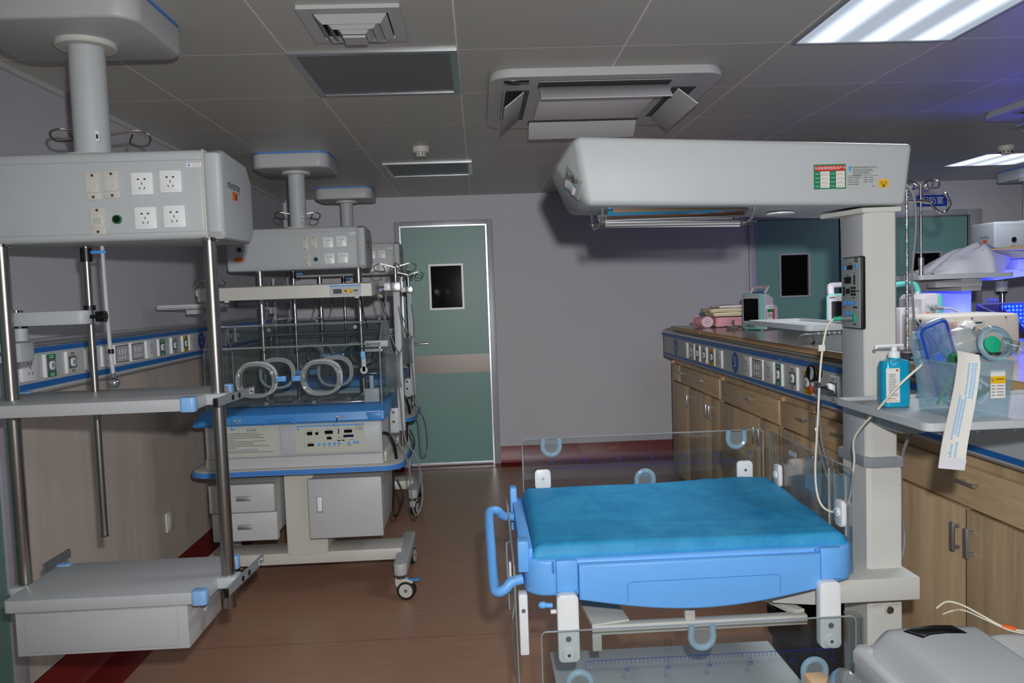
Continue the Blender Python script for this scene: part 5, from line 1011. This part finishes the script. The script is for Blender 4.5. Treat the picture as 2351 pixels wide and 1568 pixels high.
def tray_things():
    Z=1.1985
    # sanitiser pump bottle
    x,y=.957,1.778; t=thing('sanitizer_bottle','turquoise hand sanitiser pump bottle with white label on the near swing tray','bottle',(x,y,Z))
    m=MB(); m.T=Matrix.Translation((x,y,Z)); 
    def ring(w,d,z): return [(px*1.08,py,z*.9) for px,py in rrect(-w,w,-d,d,min(w,d)*.75,5)]
    R=[ring(.026,.017,0),ring(.030,.020,.004),ring(.0305,.0205,.02),ring(.0305,.0205,.112),ring(.028,.019,.119),ring(.015,.013,.124),ring(.0125,.0122,.128)]
    vs=[p for r in R for p in r]; n=len(R[0]); fs=[[i*n+k,i*n+(k+1)%n,(i+1)*n+(k+1)%n,(i+1)*n+k] for i in range(len(R)-1) for k in range(n)]+[list(range(n))[::-1],[(len(R)-1)*n+k for k in range(n)]]
    m.add(vs,fs,'soap_blue'); m.build('bottle_body',t)
    m=MB(); m.T=Matrix.Translation((x,y,Z)); m.box(-.030,.002,-.0213,-.020,.013,.092,'paper'); m.box(-.007,-.002,-.0216,-.021,.085,.089,'red')
    random.seed(2)
    for k in range(14): m.box(-.024,-.024+random.uniform(.012,.022),-.0216,-.021,.028+.0038*k,.0292+.0038*k,'slate_grey')
    m.box(-.026,-.006,-.0216,-.021,.021,.0222,'red'); m.box(-.026,.0,-.0216,-.021,.0165,.0172,'red'); m.build('label',t)
    m=MB(); m.T=Matrix.Translation((x,y,Z-.013)); m.cyl((0,0,.126),(0,0,.143),.0132,'bright_white',24,bev=.0015); m.cyl((0,0,.143),(0,0,.156),.007,'bright_white',16); m.prism([(-.045,-.004),(-.040,-.005),(-.012,-.010),(.018,-.010),(.022,0),(.018,.010),(-.012,.010),(-.040,.005)],.154,.159,'bright_white','z',.0015); m.box(-.046,-.041,-.004,.004,.149,.157,'bright_white',.001); m.build('pump_head',t)
    # open translucent storage box
    bx0,bx1,by0,by1,bz=.978,1.104,1.572,1.737,.118; t=thing('storage_box','open frosted plastic storage box with a yellow and white label on the near swing tray','storage box',((bx0+bx1)/2,(by0+by1)/2,Z))
    m=MB(); o=lambda e:rrect(bx0-e,bx1+e,by0-e,by1+e,.012,4)
    a,b=o(-.006),o(.002); ia,ib=o(-.0075),o(.0005); n=len(a)
    m.add([(*p,Z+.001) for p in a]+[(*p,Z+bz) for p in b],[[k,(k+1)%n,n+(k+1)%n,n+k] for k in range(n)],'frosted'); m.add([(*p,Z+.001) for p in a],[list(range(n))],'frosted'); m.add([(*p,Z+.003) for p in ia]+[(*p,Z+bz) for p in ib],[[k,n+k,n+(k+1)%n,(k+1)%n] for k in range(n)],'frosted'); m.build('box_body',t)
    m=MB(); m.frame(o(.006),o(.0),Z+bz-.004,Z+bz,'frosted'); m.build('rim',t)
    m=MB(); m.box(1.050,1.081,by0-.0005,by0+.001,Z+.042,Z+.100,'paper'); m.box(1.050,1.081,by0-.001,by0,Z+.073,Z+.088,'yellow'); m.box(1.061,1.078,by0-.0014,by0-.001,Z+.081,Z+.0825,'ink'); m.text('G',.008,F_front(1.054,by0-.0015,Z+.080),'ink')
    for k in range(4): m.box(1.052,1.059,by0-.001,by0,Z+.048+.0065*k,Z+.0495+.0065*k,'slate_grey'); m.box(1.063,1.077,by0-.001,by0,Z+.048+.0065*k,Z+.0495+.0065*k,'slate_grey')
    m.build('label',t)
    # contents: tubing, sachets
    random.seed(4)
    for k in range(5):
        P=[(random.uniform(bx0+.016+.0*k,bx1-.016),by0+.022+.026*k+random.uniform(-.006,.006),Z+random.uniform(.012,.085)) for _ in range(6)]
        m=MB(); m.tube(P,.0035,['green','bright_white','mint','frosted','bright_green'][k],6,smooth=6); q=m.build('tubing',loc=P[0]); tag(q,['dark green tube coiled inside the frosted storage box','white tube coiled inside the frosted storage box','mint tube coiled inside the frosted storage box','clear tube coiled inside the frosted storage box','bright green tube coiled inside the frosted storage box'][k],'tubing')
    # clip lid container leaning in the box
    T=Matrix.Translation((1.022,1.70,Z+.105))@Matrix.Rotation(math.radians(-22),4,'Y')@Matrix.Rotation(math.radians(12),4,'X')
    t=thing('food_container','clear clip-lid container with blue seal standing tilted in the storage box','container',tuple(T.translation))
    m=MB(); m.T=T; m.prism(rrect(-.036,.036,-.075,.105,.016,5),-.008,.010,'frosted_blue','y',.004); m.build('container_body',t)
    m=MB(); m.T=T; m.frame(rrect(-.033,.033,-.072,.102,.014,5),rrect(-.028,.028,-.067,.097,.011,5),-.0105,-.0075,'badge_blue','y'); m.build('blue_seal',t)
    m=MB(); m.T=T; m.box(-.014,.022,-.0065,-.004,-.05,.03,'mint'); m.box(-.012,.006,-.0075,-.0065,.01,.028,'button_blue'); m.build('sachet',t)
    T=Matrix.Translation((1.015,1.722,Z+.105))@Matrix.Rotation(math.radians(-16),4,'Y')@Matrix.Rotation(math.radians(6),4,'X')
    m=MB(); m.T=T; m.prism(rrect(-.034,.034,-.09,.075,.016,5),.004,.010,'frosted','y',.002); m.frame(rrect(-.037,.037,-.09,.080,.018,5),rrect(-.030,.030,-.085,.072,.012,5),.001,.006,'frosted','y'); o=m.build('container_lid',loc=tuple(T.translation)); tag(o,'loose frosted container lid tucked behind the tilted container','lid')
    # bag-valve resuscitator
    dx,dy=.018,.027; t=thing('resuscitator_bag','clear resuscitator bag with green mask ring lying on the storage box','resuscitator',(1.06+dx,1.62+dy,Z+.15))
    m=MB(); X=Matrix.Translation((1.028+dx,1.645+dy,Z+.150))@Matrix.Rotation(math.radians(75),4,'Y')@Matrix.Rotation(math.radians(-25),4,'X'); m.lathe([(.006,-.045),(.020,-.040),(.034,-.02),(.037,0),(.034,.02),(.026,.034),(.012,.040)],'frosted',X,28); m.build('bag',t)
    m=MB(); X=Matrix.Translation((1.075+dx,1.61+dy,Z+.148))@Matrix.Rotation(math.radians(78),4,'X'); m.lathe([(.0,-.012),(.014,-.012),(.028,-.004),(.036,.006),(.040,.012),(.036,.018),(.026,.014)],'hood_clear',X,28); m.lathe([(.028,.004),(.036,.010),(.038,.016),(.030,.02)],'grommet',X,28); m.build('face_mask',t)
    m=MB(); m.lathe([(.0,.0),(.017,.0),(.018,.008),(0,.010)],'bright_green',X,24); m.build('valve_disc',t)
    m=MB(); m.cyl((1.085+dx,1.592+dy,Z+.150),(1.112+dx,1.578+dy,Z+.142),.017,'hood_clear',20,r2=.014); m.cyl((1.112+dx,1.578+dy,Z+.142),(1.118+dx,1.575+dy,Z+.140),.016,'acrylic_rim',20); m.build('elbow_connector',t)
    m=MB(); m.cyl((1.005+dx,1.62+dy,Z+.13),(.985+dx,1.60+dy,Z+.11),.011,'hood_clear',16); m.cyl((.998+dx,1.613+dy,Z+.123),(.993+dx,1.608+dy,Z+.118),.0125,'green',16); m.build('inlet_connector',t)
    # sterile pouch draped over the box
    m=MB()
    a,b,c,d=(.885,1.482,1.122),(.937,1.482,1.115),(.976,1.488,1.340),(.932,1.488,1.350)
    def pf(u,v):
        p=Vector(a)*(1-u)*(1-v)+Vector(b)*u*(1-v)+Vector(c)*u*v+Vector(d)*(1-u)*v; p.y+=.0025*math.sin(v*7)+.003*math.sin(u*PI)-.001+.012*max(0,v-.93)*8; return tuple(p)
    m.grid(pf,6,24,'paper'); m.grid(lambda u,v:tuple(Vector(pf(u,v))+Vector((0,.0022+.002*math.sin(u*PI)*math.sin(v*PI),0))),6,24,'paper')
    def pm(u,v,du,dv,mat):
        P=[pf(u,v),pf(u+du,v),pf(u+du,v+dv),pf(u,v+dv)]; m.add([(p[0],p[1]-.0009,p[2]) for p in P],[[0,1,2,3]],mat)
    random.seed(11)
    for col,(v0,v1) in ((.30,(.25,.62)),(.42,(.30,.60)),(.54,(.28,.62)),(.66,(.62,.92)),(.50,(.64,.90)),(.78,(.62,.93)),(.36,(.10,.2)),(.55,(.1,.22))):
        v=v0
        while v<v1: h=random.uniform(.008,.018); pm(col,v,.085,h,'pale_print'); v+=h+.006
    pm(.30,.13,.06,.008,'button_blue')
    m.add([(a[0],a[1]-.001,a[2]),(b[0],b[1]-.001,b[2]),(b[0]+.004,b[1]-.0012,b[2]+.022),(a[0]+.004,a[1]-.0012,a[2]+.022)],[[0,1,2,3]],'cloth_white')
    o=m.build('sterile_pouch',loc=(.93,1.485,1.2),ang=80); tag(o,'long white sterile paper pouch with blue print hanging over the near swing tray','pouch')
def right_side():
    # ribbed pole with chrome hook behind the column
    t=thing('drip_stand','ribbed metal drip pole with a big chrome hook rising behind the warmer column','drip stand',(1.446,2.60,WT))
    m=MB(); pr=[(0,WT)]; z=WT
    while z<1.79: pr+=[(.0042,z),(.0050,z+.003),(.0042,z+.006)]; z+=.0065
    pr.append((0,z)); m.lathe(pr,'rippled',Matrix.Translation((1.446,2.6,0)),14); m.build('ribbed_pole',t)
    m=MB(); m.tube([(1.40,2.6,1.757),(1.446,2.6,1.757),(1.52,2.6,1.752),(1.548,2.6,1.725),(1.572,2.6,1.715),(1.592,2.6,1.735),(1.594,2.6,1.752),(1.580,2.6,1.775)],.0045,'chrome',10,smooth=5); m.sph((1.580,2.6,1.777),.007,'chrome'); m.build('hook',t)
    m=MB(); m.cyl((1.446,2.6,WT),(1.446,2.6,WT+.03),.03,'dark_grey',20,bev=.004); m.build('base',t)
    m=MB(); m.tube([(1.40,2.52,1.80),(1.425,2.52,1.76),(1.432,2.52,1.66),(1.418,2.52,1.5),(1.423,2.52,1.38),(1.433,2.53,1.28),(1.438,2.54,WT+.006)],.0038,'cable_grey',10,smooth=6); o=m.build('grey_hose',loc=(1.46,2.52,WT)); tag(o,'long grey hose hanging beside the ribbed drip pole','hose')
    m=MB()
    for k in range(5): m.tube([(1.42+.008*k,2.50,WT+.006),(1.40+.02*k,2.48,1.27),(1.43,2.5,1.31+.01*k),(1.45-.006*k,2.52,1.36)],.0035,'black' if k%2 else 'cable_grey',6,smooth=5)
    m.box(1.40,1.425,2.47,2.49,1.30,1.325,'bright_white',.003); m.box(1.405,1.43,2.46,2.48,1.245,1.262,'bright_white',.003); o=m.build('cable_bundle',loc=(1.43,2.5,WT)); tag(o,'tangle of dark leads between the warmer column and the sanitiser bottle','cable')
    # beige control case lying on the worktop
    t=thing('ventilator_unit','beige medical flow unit with white knob on the worktop behind the storage box','medical device',(1.73,2.72,WT))
    m=MB(); m.prism(rrect(1.577,1.875,WT+.008,1.366,.022,5),2.65,2.86,'beige_case','y',.008,3); m.box(1.60,1.86,2.67,2.84,WT,WT+.01,'dark_grey'); b=m.build('case',t)
    m=MB(); m.prism(rrect(1.583,1.865,WT+.014,1.360,.018,5),2.646,2.652,'beige_case','y',.002)
    for x in (1.592,1.70,1.82): m.cyl((x,2.646,1.352),(x,2.644,1.352),.0035,'slate_grey',12)
    m.build('front_plate',b)
    m=MB(); m.box(1.60,1.648,2.6448,2.646,1.29,1.345,'paper'); m.box(1.601,1.647,2.6444,2.6449,1.291,1.344,'pink_paper')
    for k in range(7): m.box(1.606+.008*(k%2),1.635+.005*(k%3),2.6440,2.6445,1.297+.006*k,1.2985+.006*k,'red_print' if k in (2,3) else 'ink')
    m.build('instruction_label',b)
    m=MB(); m.box(1.70,1.745,2.6448,2.646,1.325,1.343,'label_grey'); m.box(1.712,1.735,2.6444,2.6449,1.334,1.339,'ink'); m.build('name_plate',b)
    m=MB(); X=Matrix.Translation((1.682,2.646,1.330))@Matrix.Rotation(PI/2,4,'X')
    m.T=X; m.prism([( (.020+.003*math.cos(6*a))*math.cos(a),(.014+.002*math.cos(6*a))*math.sin(a)) for a in [2*PI*q/36 for q in range(36)]],0,.018,'bright_white','z',.003); m.build('knob',b)
    m=MB(); m.cyl((1.71,2.646,1.312),(1.705,2.62,1.305),.012,'alu',16,bev=.002); m.build('outlet_port',b)
    # patient monitor seen from its connector side
    t=thing('patient_monitor','patient monitor with mint handle and plugged connectors, left of the blue glow','patient monitor',(1.703,3.0,WT))
    m=MB(); m.prism([(1.698,WT),(1.698,1.418),(1.713,1.435),(1.758,1.438),(1.771,1.42),(1.771,WT)],2.95,3.12,'monitor_body','y',.006); m.box(1.623,1.700,2.97,3.10,WT,1.385,'monitor_body',.008); m.box(1.631,1.696,2.965,2.972,WT+.02,1.362,'mid_grey',.006); b=m.build('body',t)
    m=MB(); m.prism([(1.763,WT),(1.761,1.43),(1.770,1.436),(1.780,1.42),(1.782,WT)],2.945,3.125,'mint','y',.004); m.build('front_bezel',t)
    m=MB(); m.tube([(1.626,3.03,1.452),(1.633,3.03,1.472),(1.658,3.03,1.478),(1.710,3.03,1.476),(1.726,3.03,1.455),(1.730,3.03,1.43)],.011,'mint',10,smooth=4); m.box(1.718,1.733,3.02,3.05,1.425,1.447,'monitor_body',.003); m.build('carry_handle',t)
    for z in (1.385,1.352):
        m=MB(); m.cyl((1.738,2.95,z),(1.738,2.925,z),.011,'mid_grey',16,bev=.002); m.cyl((1.743,2.93,z),(1.768,2.925,z-.004),.007,'mid_grey',12); m.build('connector',b)
    m=MB(); m.tube([(1.768,2.925,1.381),(1.798,2.92,1.377),(1.823,2.92,1.36),(1.843,2.93,1.33)],.004,'grey_white',8,smooth=5); m.build('lead',b)
    m=MB(); m.box(1.710,1.756,2.949,2.951,1.34,1.40,'grey_white'); m.cyl((1.720,2.949,1.362),(1.720,2.946,1.362),.006,'orange',12); m.cyl((1.722,2.949,1.388),(1.722,2.947,1.388),.002,'ink',8); m.build('socket_plate',b)
    # phototherapy warmer in the next bay
    t=thing('phototherapy_unit','phototherapy infant bed glowing bright blue behind the right end of the island','phototherapy unit',(2.95,4.15,0))
    m=MB(); m.box(2.42,2.70,4.20,4.26,.1,1.47,'white_plastic',.01); m.build('rear_panel',t)
    m=MB(); m.prism([(2.50,1.515),(2.50,1.50),(2.62,1.478),(2.95,1.51),(3.5,1.52),(3.5,1.53),(2.6,1.53)],3.88,4.40,'white_plastic','y',.003); m.build('canopy_lens',t)
    m=MB(); m.prism(rrect(2.72,3.55,1.528,1.58,.006,3),3.86,4.36,'grey_white','y',.004); m.build('canopy_case',t)
    m=MB(); m.box(2.60,3.40,4.00,4.012,1.20,1.355,'blue_acrylic'); m.tube([(2.60,4.0,1.352),(3.4,4.0,1.36)],.005,'acrylic_rim',8); m.tube([(2.60,4.0,1.352),(2.74,3.9,1.26)],.004,'acrylic_rim',8); m.build('side_panel',t)
    m=MB(); m.prism([(2.775,1.335),(2.80,1.345),(3.4,1.36),(3.4,1.15),(2.93,1.18),(2.86,1.27)],4.05,4.075,'led_field','y'); m.build('led_panel',t)
    m=MB(); m.box(2.60,3.40,3.98,4.32,1.02,1.14,'white_plastic',.01); m.build('bed_tray',t)
    m=MB(); m.box(2.70,3.3,4.05,4.25,.08,1.02,'white_plastic',.01); m.build('pedestal',t)
    m=MB(); m.sph((2.665,3.98,1.372),.03,'smoke_plastic',(1.2,1,.35)); m.build('cable_grommet',t)
    m=MB(); m.box(2.65,3.35,3.95,4.35,.03,.09,'grey_white',.006); b=m.build('base',t)
    for x in (2.68,3.32):
        for y in (3.98,4.32): m=MB(); m.cyl((x-.01,y,.028),(x+.01,y,.028),.027,'rubber',18); m.build('caster',b)
    # shelf tray of that bed, its pole and the bundled cloth
    m=MB(); m.prism(rrect(2.10,2.56,3.66,3.95,.02,4),1.500,1.506,'white_plastic','z'); m.frame(rrect(2.098,2.562,3.658,3.952,.02,4),rrect(2.104,2.556,3.664,3.946,.016,4),1.492,1.514,'white_plastic'); sh=m.build('swing_tray',t)
    m=MB(); m.box(2.20,2.43,3.70,3.78,1.452,1.478,'grey_white',.003); m.box(2.34,2.44,3.72,4.22,1.43,1.492,'grey_white',.004); m.box(2.40,2.46,4.18,4.24,1.1,1.47,'grey_white',.004); m.build('tray_arm',sh)
    m=MB(); m.cyl((2.15,3.74,1.506),(2.15,3.74,1.95),.0055,'steel',14); m.cyl((2.15,3.74,1.508),(2.15,3.74,1.56),.010,'alu',16); m.cyl((2.15,3.74,1.56),(2.15,3.74,1.60),.013,'alu',16,bev=.002); p=m.build('drip_pole',t)
    m=MB(); hook_loops(m,(2.15,3.74,1.95),.06,.03,a0=.2,R=.0032); m.build('hook_crown',p)
    m=MB()
    prof=[(0.0,.012),(.05,.03),(.10,.06),(.17,.095),(.24,.118),(.30,.135),(.36,.152),(.43,.14),(.50,.128),(.60,.12),(.72,.118),(.85,.13),(1.0,.14)]
    def hz(u):
        for (a,b),(c,d) in zip(prof,prof[1:]):
            if u<=c: k=(u-a)/(c-a); return b+(d-b)*k
        return prof[-1][1]
    def cf(u,v):
        x=2.20+.85*u; y=3.70+.30*v; s=math.sin(PI*min(1,max(0,v*1.0))); z0=1.515 if u<.42 else 1.515+.068*min(1,(u-.42)/.12)
        top=1.515+hz(u); z=z0+(top-z0)*(s**.45)
        z+=.010*math.sin(26*u+5*math.sin(7*v))*s; y+=.012*math.sin(19*u+2)*(.5-v)*2; 
        return (x,y+.14*min(1,max(0,(u-.35)/.2)),z)
    m.grid(cf,70,22,'cloth_white'); 
    def cl(u,v): x,y,z=cf(u,v); return (x,y,1.515 if u<.42 else 1.515+.068*min(1,(u-.42)/.12))
    m.grid(cl,70,6,'cloth_white'); m.grid(lambda u,v:cf(0,v) if u==0 else cl(0,v),1,8,'cloth_white'); m.grid(lambda u,v:cf(1,v) if u==0 else cl(1,v),1,8,'cloth_white')
    o=m.build('bundled_cloth',loc=(2.5,3.8,1.515),ang=180); tag(o,'crumpled white cloth bundle heaped on the tray beside the blue light','cloth')
    m=MB(); m.prism([(2.46,1.628),(2.55,1.634),(2.70,1.648),(2.95,1.668),(3.1,1.67),(3.1,1.622),(2.9,1.622),(2.7,1.622),(2.52,1.624)],3.76,3.80,'sheet_lining','y',.003); o=m.build('folded_sheet',loc=(2.8,3.78,1.62)); tag(o,'olive-yellow folded sheet edge showing in front of the white cloth bundle','sheet')
    # far right pendant
    px,py=4.47,6.2; t=thing('ceiling_pendant','ceiling supply pendant far right, partly hidden by the white cloth bundle','medical pendant',(px,py,CEIL))
    z0,z1,yf,yr,xa,xb,h,e=pendant_body(t,px,py,True,(4.36,4.85,6.12,6.5))
    m=MB(); m.cyl((xa+.155,yf,1.785),(xa+.155,yf-.006,1.785),.022,'chrome',24); m.cyl((xa+.155,yf-.006,1.785),(xa+.155,yf-.007,1.785),.013,'black',20); m.build('gas_port',t)
    m=MB(); m.box(xa+.13,xa+.185,yf-.001,yf,1.715,1.738,'orange'); m.build('warning_sticker',t)
    m=MB(); m.text('mindray',.034,F_left(xa-.0008,py-.03,1.815),'ink'); m.box(xa-.0008,xa,py-.06,py-.01,1.77,1.795,'orange'); m.build('brand_text',t)
    for x in (px-.30,px-.05,px+.3): m=MB(); m.cyl((x,yf+.05,z0),(x,yf+.05,.7),.0185,'steel',20); m.build('pole',t)
    for x,z in ((px-.34,1.42),(px-.05,1.34)):
        m=MB(); m.cyl((x,yf+.0,z-.04),(x,yf+.0,z+.04),.045,'white_plastic',20); m.cyl((x,yf-.0,z-.055),(x,yf-.0,z-.04),.035,'black',16); m.build('clamp_block',t)
    # bin and jar below the warmer
    t=thing('waste_bin','black round waste bin on the floor behind the warmer base','waste bin',(1.06,2.52,0))
    m=MB(); m.lathe([(0,.003),(.10,0),(.125,.40),(.13,.415),(.126,.42),(.118,.41),(.095,.02),(0,.015)],'black',Matrix.Translation((1.06,2.52,0)),28); m.build('bin_body',t)
    m=MB(); m.lathe([(.119,.36),(.131,.33),(.134,.40),(.131,.424),(.120,.418)],'rubber',Matrix.Translation((1.06,2.52,0)),28); m.build('liner',t)
def foreground():
    Z=.742
    t=thing('trolley','grey equipment trolley at the lower right edge nearest the camera','trolley',(.82,1.08,0))
    m=MB(); m.prism(rrect(.46,1.25,.74,1.375,.03,5),Z-.03,Z,'grey_white','z',.004); m.build('top_shelf',t)
    for x in (.50,1.21):
        for y in (.78,1.335):
            m=MB(); m.cyl((x,y,.07),(x,y,Z-.028),.012,'steel',14); l=m.build('leg',t); m=MB(); m.cyl((x-.01,y,.035),(x+.01,y,.035),.035,'rubber',20); m.box(x-.014,x+.014,y-.014,y+.014,.03,.075,'slate_grey',.003); m.build('caster',l)
    m=MB(); m.prism(rrect(.48,1.23,.76,1.355,.03,5),.22,.24,'grey_white','z',.004); m.build('lower_shelf',t)
    t=thing('infant_scale','pale grey electronic device with curved black display window in the lower right corner','medical device',(.73,1.12,Z))
    # base with ledge
    m=MB(); m.prism([(.605,.88),(.605,1.255),(.622,1.285),(.83,1.30),(.84,.88)],Z+.001,.862,'grey_white','z',.012,3); m.prism([(.606,.90),(.606,1.262),(.624,1.282),(.640,1.282),(.640,1.262),(.626,1.255),(.626,.90)],.85,.874,'grey_white','z',.003); b=m.build('base_housing',t)
    m=MB()
    def hf(u,v):
        x=.640+.200*u; y=.88+.425*v
        s=min(1,u/.22); s=s*s*(3-2*s); e=min(1,(1-u)/.06); r=min(1,(1-v)/.06)
        z=.858+.036*s*math.sqrt(max(0,1-(1-e)**2))*math.sqrt(max(0,1-(1-r)**2))+.002*math.sin(PI*u)
        return (x-.02*(1-v)*(1-u),y,z)
    m.grid(hf,40,30,'grey_white'); hd=m.build('hood_cover',t,ang=180)
    m=MB(); W=[(.698,1.272),(.725,1.284),(.760,1.288),(.790,1.284),(.797,1.254),(.765,1.257),(.735,1.254),(.716,1.244)]
    m.prism([(x,y) for x,y in W],.890,.8972,'screen','z',.0008); m.add([(.701,1.268,.8976),(.716,1.245,.8976),(.722,1.247,.8976),(.708,1.270,.8976)],[[0,1,2,3]],'chrome'); m.build('display_window',t)
    m=MB(); m.T=F_left(.6045,1.10,.835); m.add([(-.02,-.02,0),(.0,-.02,0),(-.005,.01,0),(-.015,.012,0)],[[0,1,2,3]],'green'); m.add([(-.016,-.018,.0005),(-.003,-.018,.0005),(-.007,.004,.0005),(-.012,.005,.0005)],[[0,1,2,3]],'orange'); m.build('label',b)
    m=MB(); m.prism(rrect(.875,1.20,1.0,1.365,.05,6),Z+.001,Z+.10,'bright_white','z',.012,3) ; o=m.build('plastic_tray',loc=(1.03,1.2,Z)); tag(o,'glossy white plastic tray lying right of the grey device','tray')
    m=MB(); m.tube([(.82,1.38,.886),(.845,1.39,.893),(.87,1.385,.888),(.90,1.37,.872),(.93,1.35,.857),(.98,1.33,.852),(1.05,1.30,.85),(1.10,1.24,.85)],.0018,'cable_cream',8,smooth=6); m.tube([(.835,1.385,.872),(.855,1.39,.875),(.865,1.37,.884),(.90,1.365,.868),(.94,1.34,.853),(1.0,1.32,.85)],.0014,'cable_cream',8,smooth=6); m.cyl((.925,1.353,.858),(.945,1.345,.855),.005,'orange',10); m.build('yellow_lead',o) if False else None
    q=m.build('yellow_lead',loc=(.9,1.36,.86)); tag(q,'pale yellow lead trailing across the white plastic tray','cable')
    m=MB(); m.box(.548,.584,1.27,1.33,Z+.001,Z+.062,'skin_tan',.002); o=m.build('small_carton',loc=(.566,1.30,Z)); tag(o,'small peach-coloured carton peeking in at the bottom edge','carton')
    m=MB()
    bm=bmesh.new(); bmesh.ops.create_icosphere(bm,subdivisions=3,radius=1)
    for v in bm.verts:
        v.co=Vector((v.co.x*.030,v.co.y*.05,v.co.z*.062+.062)); v.co+=v.co.normalized()*.004*math.sin(v.co.x*150+v.co.y*90); v.co.z=max(v.co.z,0); v.co+=Vector((.566,1.20,Z+.001))
    m.bm(bm,'smoke_plastic'); o=m.build('plastic_bag',loc=(.59,1.22,Z),ang=180); tag(o,'crumpled clear plastic bag beside the peach carton','bag')
# ---------------------------------------------------------------- camera and lights
def camera_and_lights():
    yaw,pit,rol=.0396,.0597,-.035
    B=Matrix(((1,0,0),(0,0,-1),(0,1,0)))
    cy,sy=math.cos(yaw),math.sin(yaw); cp,sp=math.cos(pit),math.sin(pit); cr,sr=math.cos(rol),math.sin(rol)
    R=Matrix(((cr,-sr,0),(sr,cr,0),(0,0,1)))@Matrix(((1,0,0),(0,cp,-sp),(0,sp,cp)))@Matrix(((cy,0,-sy),(0,1,0),(sy,0,cy)))@B
    W=Matrix((R[0],-R[1],-R[2])).transposed().to_4x4()
    c=bpy.data.cameras.new('camera'); c.sensor_width=36; c.lens=36*1800/2351; c.clip_start=.05
    o=bpy.data.objects.new('camera',c); COL.objects.link(o); o.matrix_world=Matrix.Translation((0,0,1.49))@W; SC.camera=o
    # the flash on top of the photographer's camera
    l=bpy.data.lights.new('camera_flash','SPOT'); l.energy=FLASH; l.shadow_soft_size=.02; l.spot_size=math.radians(104); l.spot_blend=.75; l.color=(1,.99,.985)
    l.use_nodes=True; nt=l.node_tree; e=nt.nodes['Emission']; f=nt.nodes.new('ShaderNodeLightFalloff'); f.inputs['Strength'].default_value=1; f.inputs['Smooth'].default_value=0
    a=nt.nodes.new('ShaderNodeMath'); a.operation='MULTIPLY'; a.inputs[1].default_value=.60; nt.links.new(f.outputs['Linear'],a.inputs[0])
    b=nt.nodes.new('ShaderNodeMath'); b.operation='MULTIPLY_ADD'; b.inputs[1].default_value=.07; nt.links.new(f.outputs['Constant'],b.inputs[0]); nt.links.new(a.outputs[0],b.inputs[2])
    nt.links.new(b.outputs[0],e.inputs['Strength'])
    fo=bpy.data.objects.new('camera_flash',l); COL.objects.link(fo); fo.matrix_world=Matrix.Translation((.055,0,1.614))@W
    def area(name,x,y,z,sx,sy,e,col,rot=(0,0,0)):
        l=bpy.data.lights.new(name,'AREA'); l.shape='RECTANGLE'; l.size=sx; l.size_y=sy; l.energy=e; l.color=col
        o=bpy.data.objects.new(name,l); COL.objects.link(o); o.location=(x,y,z); o.rotation_euler=rot; return o
    for x,y,k in ((1.465,2.565,1.0),(3.9,5.72,.35),(1.465,-.6,1.1),(-.35,-.6,1.1)):  # first two sit under the lit panels; last two are added fill behind camera
        area('ceiling_and_fill_light',x,y,CEIL-.02,.56,.56,LAMP*k,(.88,.94,1))
    area('phototherapy_light',2.95,3.80,1.44,.7,.10,BLUE,(.03,.04,1),(PI,0,0)); area('phototherapy_light',3.0,4.15,1.37,.6,.2,BLUE*.5,(.04,.05,1),(math.radians(180),0,0)); area('phototherapy_light',2.66,4.10,1.28,.10,.1,BLUE*.35,(.03,.04,1),(math.radians(100),0,math.radians(15)))
    w=bpy.data.worlds.new('world'); SC.world=w; w.use_nodes=True; w.node_tree.nodes['Background'].inputs[0].default_value=(.02,.02,.022,1)
    v=SC.view_settings; v.view_transform='Standard'; v.look='None'; v.exposure=EXPO; v.gamma=1; v.use_curve_mapping=False
FLASH=74; LAMP=17; BLUE=8; EXPO=0
SC.cycles.transparent_max_bounces=40
GROUPS={'base_cabinet':'oak base cabinets of the island','folded_towel':'folded towels in the pile on the worktop','patient_monitor':'patient monitors on the island worktop','smoke_detector':'smoke detectors on the ceiling','ceiling_air_conditioner':'four-way ceiling air conditioners','tubing':'tubes inside the frosted storage box','ceiling_light':'square ceiling light panels','bed_head_panel':'bed-head service panels'}
make_materials()
room()
ceiling_things()
for _f in ('headwalls','island','pendants','incubators','warmer','tray_things','worktop_things','right_side','foreground'):
    if _f in globals(): globals()[_f]()
camera_and_lights()
for _o in bpy.data.objects:
    if _o.parent is None and 'group' not in _o and _o.name.split('.')[0] in GROUPS: _o['group']=GROUPS[_o.name.split('.')[0]]
    if '_org' in _o: del _o['_org']
